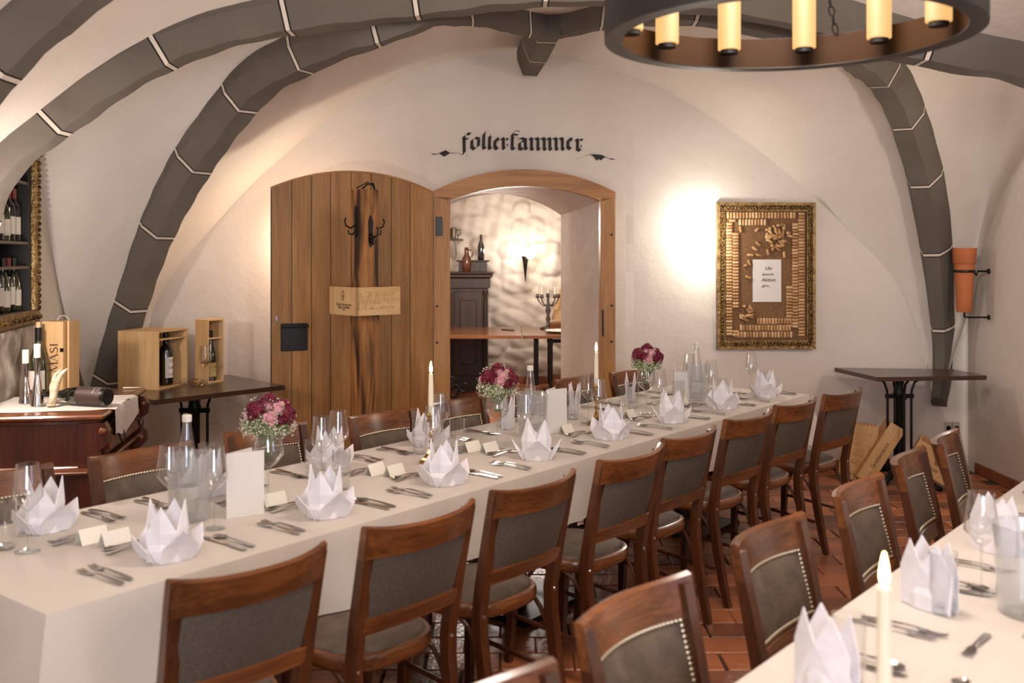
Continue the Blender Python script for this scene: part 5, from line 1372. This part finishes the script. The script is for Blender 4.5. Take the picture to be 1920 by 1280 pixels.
# tall sliding-lid gift box
q = onS(112, 738, .003); t = thing('wine_box', 'tall narrow pine gift box printed MASI standing on the sideboard', 'wooden box', q, -.12); t.scale = (.86, 1, 1)
b = MB(); b.box((-.055, 0, .20), (.045, .12, .40)); b.box((.01, -.002, .20), (.11, .12, .40), bev=.003); b.build('box_body', 'pine', t)
b = MB(); b.box((.082, .015, .20), (.014, .10, .404)); b.build('sliding_lid', 'pine', t)
b = MB(); b.tube([(-.02, 0, .40), (.0, 0, .425), (.03, 0, .43), (.06, 0, .415), (.068, 0, .39)], .0014, 5); b.build('cord', 'wax', t)
b = MB(); b.box((.058, -.064, .245), (.02, .004, .02)); b.build('clasp', 'iron', t)
b = MB(); mm = T(.030, -.0635, .125) @ RZ(-math.pi/2, 4, 'Y'); serif('MASI', .052, b, mm, gap=.08); b.build('printed_letters', 'paint_brown', t)
b = MB(); mm = T(-.048, -.0612, .16) @ RZ(-math.pi/2, 4, 'Y') @ T(0, 0, -.01); serif('MASI', .022, b, mm, gap=.08); b.build('printed_letters', 'paint_brown', t)
# magnum lying on the runner
q = onS(203, 742)
MAG = [(.044, 0), (.050, .01), (.050, .21), (.044, .25), (.026, .31), (.018, .34), (.018, .40)]
p0 = dp(203, 722, 4.98); 
ml_ = bottle('wine_bottle', 'black magnum bottle lying on its side on the sideboard runner', (p0.x, p0.y, SZ+.056), 'bottle_black', [(r*.92, z*.92) for r, z in MAG], (.02, .17), 0, rot=(0, -math.pi/2, -.32), lm='label_k', cap_z=.30)
b = MB(); mm = Matrix.Identity(4)
for (w_, z, s_) in (('AMARONE', .062, .012), ('MASI', .04, .012)):
    tmp = MB(); text_mb(w_, s_, tmp, Matrix.Identity(4)); tmp.v = [Vector((.0468*math.sin(1.1+v.x/.046), -.0468*math.cos(1.1+v.x/.046), z+v.y)) for v in tmp.v]; n0 = len(b.v); b.v += tmp.v; b.f += [[i+n0 for i in f] for f in tmp.f]
b.build('label_print', 'label_w', ml_)
# antler
q = onS(96, 764, .012); t = thing('deer_antler', 'small deer antler with two prongs lying in front of the black magnum', 'antler', q)
b = MB(); b.tube([(0, 0, 0), (.012, 0, .05), (.02, .01, .10), (.045, .01, .155), (.082, .0, .185)], [.021, .018, .017, .012, .003], 10); b.tube([(.008, 0, .03), (-.002, .015, .09), (.012, .02, .15), (.04, .02, .18)], [.014, .014, .010, .002], 10); b.build('prongs', 'ivory', t, smooth=True)
b = MB()
for k in range(10): a = k*.628; b.sphere((.017*math.cos(a), .017*math.sin(a), .002), .0075, 6, 5)
b.build('burr', 'ivory', t, smooth=True)
q = onS(218, 732); t = thing('wood_peg', 'short pale peg behind the foot of the lying magnum', 'peg', q+Vector((.02, .05, .004)), .15); b = MB(); b.tube([(0, 0, 0), (.09, 0, 0)], [.005, .002], 8); b.build('peg_body', 'wax', t)
# ================= WINE NICHE IN THE LEFT WALL =================
wa = math.atan2(1, -.2)       # direction of the left wall going away
o0 = Vector((lwx(WY0), WY0, 0)); dv = Vector((-.2, 1, 0)).normalized(); nv = Vector((dv.y, -dv.x, 0))    # nv: into the room
NL = (WY1-WY0)*math.hypot(1, .2)
NI = thing('wine_niche', 'gilt-framed wall niche with shelves of wine bottles at the left edge', 'wine shelf', (o0.x, o0.y, 0), math.atan2(dv.y, dv.x))
# local: x along the wall (away), y = into the wall (positive left), z up
def nb(name, c, d, m, bev=0): b = MB(); b.box(c, d, bev=bev); return b.build(name, m, NI)
ND = .26
nb('niche_back', (NL/2, ND, (WZ0+WZ1)/2), (NL, .01, WZ1-WZ0), 'shelf_dark'); nb('niche_side', (0, ND/2, (WZ0+WZ1)/2), (.01, ND, WZ1-WZ0), 'shelf_dark'); nb('niche_side', (NL, ND/2, (WZ0+WZ1)/2), (.01, ND, WZ1-WZ0), 'shelf_dark')
nb('niche_bottom', (NL/2, ND/2, WZ0), (NL, ND, .012), 'shelf_dark'); nb('niche_top', (NL/2, ND/2, WZ1), (NL, ND, .012), 'shelf_dark')
SHZ = [1.56, 1.715, 2.03]
for z in (1.715, 2.06): nb('shelf', (NL/2, ND/2, z), (NL-.01, ND-.02, .016), 'shelf_edge')
nb('bottle_rail', (NL/2, .012, 1.575), (NL-.01, .01, .016), 'shelf_edge')
nb('price_board', (NL*.42, ND-.02, 1.60), (.35, .01, .2), 'label_w')
fwid = .085
for nm, c, d in (('frame_bottom', (NL/2, -.015, WZ0-fwid/2+.008), (NL+2*fwid-.01, .04, fwid)), ('frame_top', (NL/2, -.015, WZ1+fwid/2-.008), (NL+2*fwid-.01, .04, fwid)), ('frame_side', (-fwid/2+.004, -.015, (WZ0+WZ1)/2), (fwid, .04, WZ1-WZ0)), ('frame_side', (NL+fwid/2-.004, -.015, (WZ0+WZ1)/2), (fwid, .04, WZ1-WZ0))):
    f_ = nb(nm, c, d, 'gold', .01)
    b = MB(); lg = max(d[0], d[2]); n = int(lg/.035)
    for i in range(n):
        s_ = -lg/2+lg*(i+.5)/n; cc_ = (c[0]+(s_ if d[0] > d[2] else 0), -.037, c[2]+(0 if d[0] > d[2] else s_)); b.sphere(cc_, .014, 6, 4)
    b.build('carved_beads', 'gold_carved', f_)
NM = Matrix.Translation((o0.x, o0.y, 0)) @ RZ(math.atan2(dv.y, dv.x), 4, 'Z')
# ordering: nearest the far (visible) end first
bt = bottle('wine_bottle', 'x', (0, 0, 0), 'bottle_green', [(r, z*1.0) for r, z in BURG], (.03, .12), 0)
bt2 = bottle('wine_bottle', 'x', (0, 0, 0), 'bottle_black', [(r, z) for r, z in BORD], (.04, .14), 0, cap='label_red')
low = WZ0+.007; mid = 1.724
nl_ = math.atan2(dv.y, dv.x)
k = 0
for row, z0 in (('lower', low), ('middle', mid)):
    for i in range(7):
        for lay in range(2):
            x = NL-.065-.105*i-(.05 if lay else 0); y = .075+.105*lay
            if x < .05: continue
            p = NM @ Vector((x, y, z0)); pr_ = bt if (i+lay) % 2 == 0 else bt2
            if row == 'middle' and lay == 0 and i == 0: pr_ = bt2
            place(pr_, p, nl_+R.uniform(-.5, .3), '{} wine bottle from the right in the {} row of the niche {} shelf'.format(ORD[i], 'front' if lay == 0 else 'back', row), 'bottles in the wall niche')
# rough stone patch left bare below the niche
b = MB(); G = []
for i in range(40):
    row = []
    for j in range(18):
        x = -.4+1.30*i/39; z = .86+(WZ0-.08-.86)*j/17; e = min(1, 6*min(i/39, 1-i/39))*min(1, 5*min(1, (1-j/17)+.15)); row.append(NM @ Vector((x, -.006-e*(.016+.014*math.sin(x*13+z*9)*math.sin(z*17-x*5)), z)))
    G.append(row)
b.grid(G); b.build('bare_stone', 'rubble', wl_, smooth=True)
# ================= TERRACOTTA TORCH, SOCKETS =================
p = dp(1808, 585, 7.30); t = thing('terracotta_sconce', 'terracotta tube sconce in an iron bracket on the right wall', 'wall sconce', p)
b = MB(); b.lathe([(.048, 0), (.052, .01), (.068, .35), (.071, .352), (.078, .36), (.086, .47), (.080, .47), (.06, .36)], 28, cap1=False); b.build('clay_tube', 'terracotta', t, smooth=True, angle=40)
b = MB(); b.tube([(.069*math.cos(a), .069*math.sin(a), .30) for a in [2*math.pi*i/28 for i in range(28)]], .008, 6, closed=True, sq=1.3); ln = 3.50-p.x-.004
b.tube([(.066, 0, .30), (.09, 0, .27), (.10, 0, .30), (ln, 0, .30)], .008, 6); b.lathe([(.022, 0), (.014, .01), (.004, .018)], 14, mx=T(ln, 0, .30) @ RZ(-math.pi/2, 4, 'Y'))
b.tube([(0, 0, .0), (0, 0, -.035), (.02, 0, -.038), (ln, 0, -.038)], .007, 6); b.lathe([(.02, 0), (.012, .01), (.004, .016)], 14, mx=T(ln, 0, -.038) @ RZ(-math.pi/2, 4, 'Y')); b.build('iron_bracket', 'iron_brown', t, smooth=True, angle=50)
for i, px in enumerate((1777, 1792)):
    x, z = wp(px, 802); t = thing('wall_socket', 'steel wall socket low in the right corner, {} of the pair'.format(['left', 'right'][i]), 'socket', group='wall sockets'); t.matrix_world = FW @ T(x, -.008, z)
    b = MB(); b.box((0, 0, 0), (.06, .012, .1), bev=.004); pl_ = b.build('cover_plate', 'socket', t); b = MB(); b.lathe([(.02, 0), (.018, .003)], 14, mx=T(0, -.006, 0) @ RZ(math.pi/2, 4, 'X')); b.build('socket_insert', 'iron_brown', pl_)
# ================= CRATES ON THE FLOOR (RIGHT) =================
def crate(label, loc, rot, W, D_, H, th=.012, notch=False, wood_='pine'):
    t = thing('wine_crate', label, 'wine crate', loc, 0, None, rot); out = {}
    for nm, c, d, mm in (('long_side', (0, -D_/2+th/2, H/2), (W, th, H), wood_+'_h'), ('long_side', (0, D_/2-th/2, H/2), (W, th, H), 'pine_shade'), ('end_panel', (-W/2+th/2, 0, H/2), (th, D_-2*th, H), wood_), ('end_panel', (W/2-th/2, 0, H/2), (th, D_-2*th, H), wood_), ('bottom_panel', (0, 0, th/2), (W-2*th, D_-2*th, th), 'pine_shade')):
        b = MB(); b.box(c, d, bev=.001)
        if notch and nm == 'end_panel':
            pass
        o = b.build(nm, mm, t); out.setdefault(nm, []).append(o)
    return t, out
# upright board-sided box with finger-jointed ends, print MASI
base = hz(1600, 874, 0); 
t = thing('wine_crate', 'pale wine crate with engraved MASI side leaning in the right corner', 'wine crate', (2.50, 7.22, .018), 0, None, (0, math.radians(5), math.radians(-12)))
W_, H_ = .235, .40
b = MB(); b.box((0, 0, H_/2), (W_, .012, H_))
for i in range(9):
    x = -W_/2+W_*(i+.5)/9; b.box((x, 0, H_+.006), (W_/18, .012, .012)); b.box((x, 0, -.006), (W_/18, .012, .012))
o = b.build('front_board', 'pine', t); b = MB(); serif('MASI', .115, b, T(.065, -.0068, .03) @ RZ(-math.pi/2, 4, 'Y'), outline=True, gap=.02); b.build('engraved_letters', 'engrave', o)
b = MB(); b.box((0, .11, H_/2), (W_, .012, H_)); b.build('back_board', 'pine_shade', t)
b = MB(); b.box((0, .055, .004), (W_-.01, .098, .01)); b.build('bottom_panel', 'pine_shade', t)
b = MB(); b.box((-W_/2+.006, .055, H_/2), (.012, .098, H_)); b.build('side_board', 'pine_h', t)
p = dp(1633, 893, 7.12)
t = thing('wine_crate', 'slim pine crate with black lettering tilted against the iron table leg', 'wine crate', (p.x, p.y, .004), 0, None, (0, math.radians(31), math.radians(-8)))
W_, H_, D_ = .115, .46, .17
b = MB(); b.box((-W_/2, 0, H_/2), (W_, .012, H_), bev=.002); o = b.build('front_board', 'pine', t)
b = MB(); text_mb('Grattamacco', .040, b, T(-W_/2, -.0068, .215) @ RZ(-math.pi/2, 4, 'Y') @ RZ(math.pi/2, 4, 'X')); text_mb('2011', .02, b, T(-W_/2+.01, -.0068, .06) @ RZ(-math.pi/2, 4, 'Y') @ RZ(math.pi/2, 4, 'X')); b.build('black_lettering', 'paint_black', o)
b = MB(); b.box((-.006, D_/2, H_/2), (.012, D_-.012, H_)); b.build('side_board', 'pine_h', t)
b = MB(); b.box((-W_+.006, D_/2, H_/2), (.012, D_-.012, H_)); b.build('side_board', 'pine_shade', t)
b = MB(); b.box((-W_/2, D_/2, .006), (W_-.024, D_-.012, .012)); b.build('end_board', 'pine_shade', t)
b = MB(); b.box((-W_/2, D_, H_/2), (W_, .010, H_)); b.build('back_board', 'pine_shade', t)
p = dp(1752, 905, 7.02)
t, o = crate('open wine crate tipped on its corner, farthest right beside the iron table leg', (p.x-.05, p.y, .12), (math.radians(0), math.radians(30), math.radians(-24)), .32, .26, .19)
b = MB(); text_mb('Gratta', .05, b, T(.06, -.1318, .11) @ RZ(math.pi/2, 4, 'X')); text_mb('macco', .035, b, T(.0, -.1318, .06) @ RZ(math.pi/2, 4, 'X')); b.build('burnt_lettering', 'paint_brown', o['long_side'][0])
# ================= BACK ROOM =================
t = thing('cellar_table', 'long wooden table in the back room seen through the doorway', 'table', (.2, 11.4, 0))
for x0, x1 in ((-1.3, .105), (.11, 1.35)):
    b = MB(); b.box(((x0+x1)/2-.2, 0, .765), (x1-x0-.004, 1.3, .036), bev=.003); b.build('tabletop_leaf', 'tray', t)
for x in (.41, .10+.55+.0, -.9):
    pass
for x in (.265, .42, 1.2):
    b = MB(); X = x-.2
    for y in (-.6, -.25): b.tube([(X, y, 0.02), (X, y, .74)], .024, 10)
    b.box((X, -.42, .71), (.05, .4, .04)); b.box((X, -.42, .14), (.05, .4, .05)); b.build('iron_trestle', 'iron', t)
b = MB(); b.tube([(.18, -.6, .72), (1.1, -.6, .72)], .02, 8); b.tube([(.46, -.6, .58), (1.1, -.6, .58)], .018, 8); b.tube([(.16, -.6, .16), (.5, -.6, .16)], .02, 8); b.build('iron_rail', 'iron', t)
# treadle scrollwork
b = MB()
for k, (x, z, r) in enumerate(((-.78, .12, .11), (-.62, .08, .08), (-.68, .2, .13), (-.52, .14, .07))):
    b.tube([(x+r*(1-i/26)*math.cos(i*.33+k)-.2, -.55, z+.08+r*(1-i/26)*math.sin(i*.33+k)) for i in range(22)], .014, 6)
b.tube([(-1.0, -.55, .02), (-.7, -.55, .1), (-.5, -.55, .02)], .016, 6)
b.build('scrolled_iron_base', 'iron', t, smooth=True)
t = thing('cupboard', 'tall dark carved cupboard in the back room', 'cupboard', (-.70, 12.32, 0))
def cbx(n_, c, d, m='cupboard', bev=.006): b = MB(); b.box(c, d, bev=bev); return b.build(n_, m, t)
cbx('carcass', (0, 0, .69), (.80, .5, 1.38)); cbx('cornice', (0, 0, 1.40), (.92, .58, .05), bev=.015); cbx('frieze', (0, -.01, 1.31), (.86, .53, .12)); cbx('top_shelf', (0, 0, 1.435), (.96, .6, .02)); cbx('pediment', (.22, .02, 1.51), (.34, .4, .13)); cbx('pediment_cap', (.22, .02, 1.58), (.40, .44, .02))
for x in (-.2, .17):
    d_ = cbx('door', (x, -.262, .70), (.34, .03, 1.02)); b = MB(); b.box((x, -.282, .72), (.2, .02, .78), bev=.008); b.build('door_panel', 'cupboard', d_)
for x in (-.38, .38):
    b = MB(); b.lathe([(.028, 0), (.034, .02), (.02, .05), (.026, .3), (.026, .9), (.02, 1.0), (.034, 1.03), (.028, 1.06)], 12, (x, -.275, .17)); b.build('turned_column', 'cupboard', t, smooth=True, angle=40)
JUG = [(.045, 0), (.05, .01), (.06, .1), (.055, .17), (.03, .21), (.026, .29), (.032, .30)]
p = dp(875, 497, 12.15); t = thing('stoneware_jug', 'brown glazed jug with a handle on top of the cupboard', 'jug', (p.x, p.y, 1.446)); b = MB(); b.lathe(JUG, 20); b.build('jug_body', 'bottle_brown', t, smooth=True, angle=60); b = MB(); b.tube([(.028, 0, .27), (.06, 0, .27), (.075, 0, .23), (.06, 0, .18)], .008, 8); b.build('handle', 'bottle_brown', t, smooth=True)
p = dp(902, 478, 12.2); bottle('swing_bottle', 'slim dark bottle on the cupboard pediment', (p.x, p.y, 1.591), 'bottle_black', [(.035, 0), (.04, .01), (.04, .17), (.018, .24), (.015, .31)], cat='bottle')
p = dp(853, 446, 12.4)
t = thing('wall_shelf', 'small bracket carrying the pewter mug in the back room', 'shelf', (p.x-.02, 12.50, p.z-.02)); b = MB(); b.box((0, .08, 0), (.22, .32, .02)); b.build('shelf_board', 'cupboard', t); b = MB(); b.tube([(.02, -.05, -.01), (.03, .05, -.18), (0, .2, -.25)], .008, 6); b.build('scroll_bracket', 'steel', t)
t = thing('pewter_mug', 'pewter mug with handle high at the left of the back-room wall', 'mug', (p.x-.02, 12.46, p.z-.009)); b = MB(); b.lathe([(.055, 0), (.058, .01), (.045, .11), (.047, .13), (.01, .145)], 20); b.build('mug_body', 'pewter', t, smooth=True, angle=50); b = MB(); b.tube([(.045, 0, .11), (.085, 0, .11), (.09, 0, .07), (.05, 0, .03)], .007, 8); b.build('handle', 'pewter', t, smooth=True)
# torch lamp on the rubble wall
p = dp(985, 480, 12.62); t = thing('torch_lamp', 'iron spike torch lamp glowing on the rough back wall', 'wall lamp', p)
b = MB(); b.lathe([(.002, -.33), (.03, -.08), (.045, -.01), (.05, 0)], 4, cap1=True); b.build('iron_spike', 'iron_brown', t); b = MB(); b.prism([(-.03, 0), (0, .26), (.03, 0)], .01, T(0, -.02, 0)); b.build('iron_blade', 'steel', t)
b = MB(); b.sphere((.06, -.0, .03), .065, 16, 10); b.build('frosted_bulb', 'torch_glow', t, smooth=True)
b = MB(); b.tube([(0, .0, -.03), (0, .2, -.03)], .01, 6); b.build('wall_arm', 'iron_brown', t)
# candelabra, box, plate, pencil
p = hz(1026, 613, .785); t = thing('candelabrum', 'branched bronze candelabrum on the back-room table', 'candelabrum', (p.x, 11.7, .784)); 
b = MB(); b.lathe([(.10, 0), (.09, .02), (.03, .04), (.016, .08), (.03, .12), (.014, .16), (.034, .22), (.016, .28), (.012, .40), (.02, .42)], 12); b.build('stem', 'pewter', t, smooth=True)
for k in range(5):
    a = k*1.257+.3; r = .13 if k < 4 else .13; b = MB(); c, s = math.cos(a), math.sin(a); b.tube([(0, 0, .3), (.06*c, .06*s, .27), (.11*c, .11*s, .32), (r*c, r*s, .36)], .008, 6); b.lathe([(.006, .36), (.026, .375), (.018, .39), (.02, .41)], 10, (r*c, r*s, 0)); b.build('branch', 'pewter', t, smooth=True)
    b = MB(); b.lathe([(.01, .41), (.009, .50)], 10, (r*c, r*s, 0)); b.build('candle', 'wax', t, smooth=True, angle=50)
t = thing('wooden_case', 'open wooden case with raised lid on the back-room table', 'case', (.60, 11.75, .784), .1)
b = MB(); b.box((0, 0, .04), (.34, .26, .08), bev=.003); b.build('case_body', 'tray', t); b = MB(); b.box((-.02, .12, .26), (.24, .015, .38), Matrix.Rotation(.25, 4, 'Y')); b.build('raised_lid', 'pine_h', t); b = MB(); b.sphere((.1, .0, .14), .06, 10, 8); b.sphere((.12, .04, .22), .055, 10, 8); b.build('contents', 'label_w', t, smooth=True)
t = thing('plate', 'white oval plate at the right end of the back-room table', 'plate', (.56, 11.15, .784)); b = MB(); b.lathe([(.10, 0), (.12, .006), (.19, .026), (.188, .03), (.1, .012)], 30); b.build('plate_body', 'paper', t, smooth=True, angle=50)
t = thing('pencil', 'dark pencil lying on the back-room table', 'pencil', (-.05, 11.5, .789), -.75); b = MB(); b.tube([(-.1, 0, 0), (.1, 0, 0)], .006, 6); b.build('pencil_body', 'iron', t)
# ================= remaining small things =================
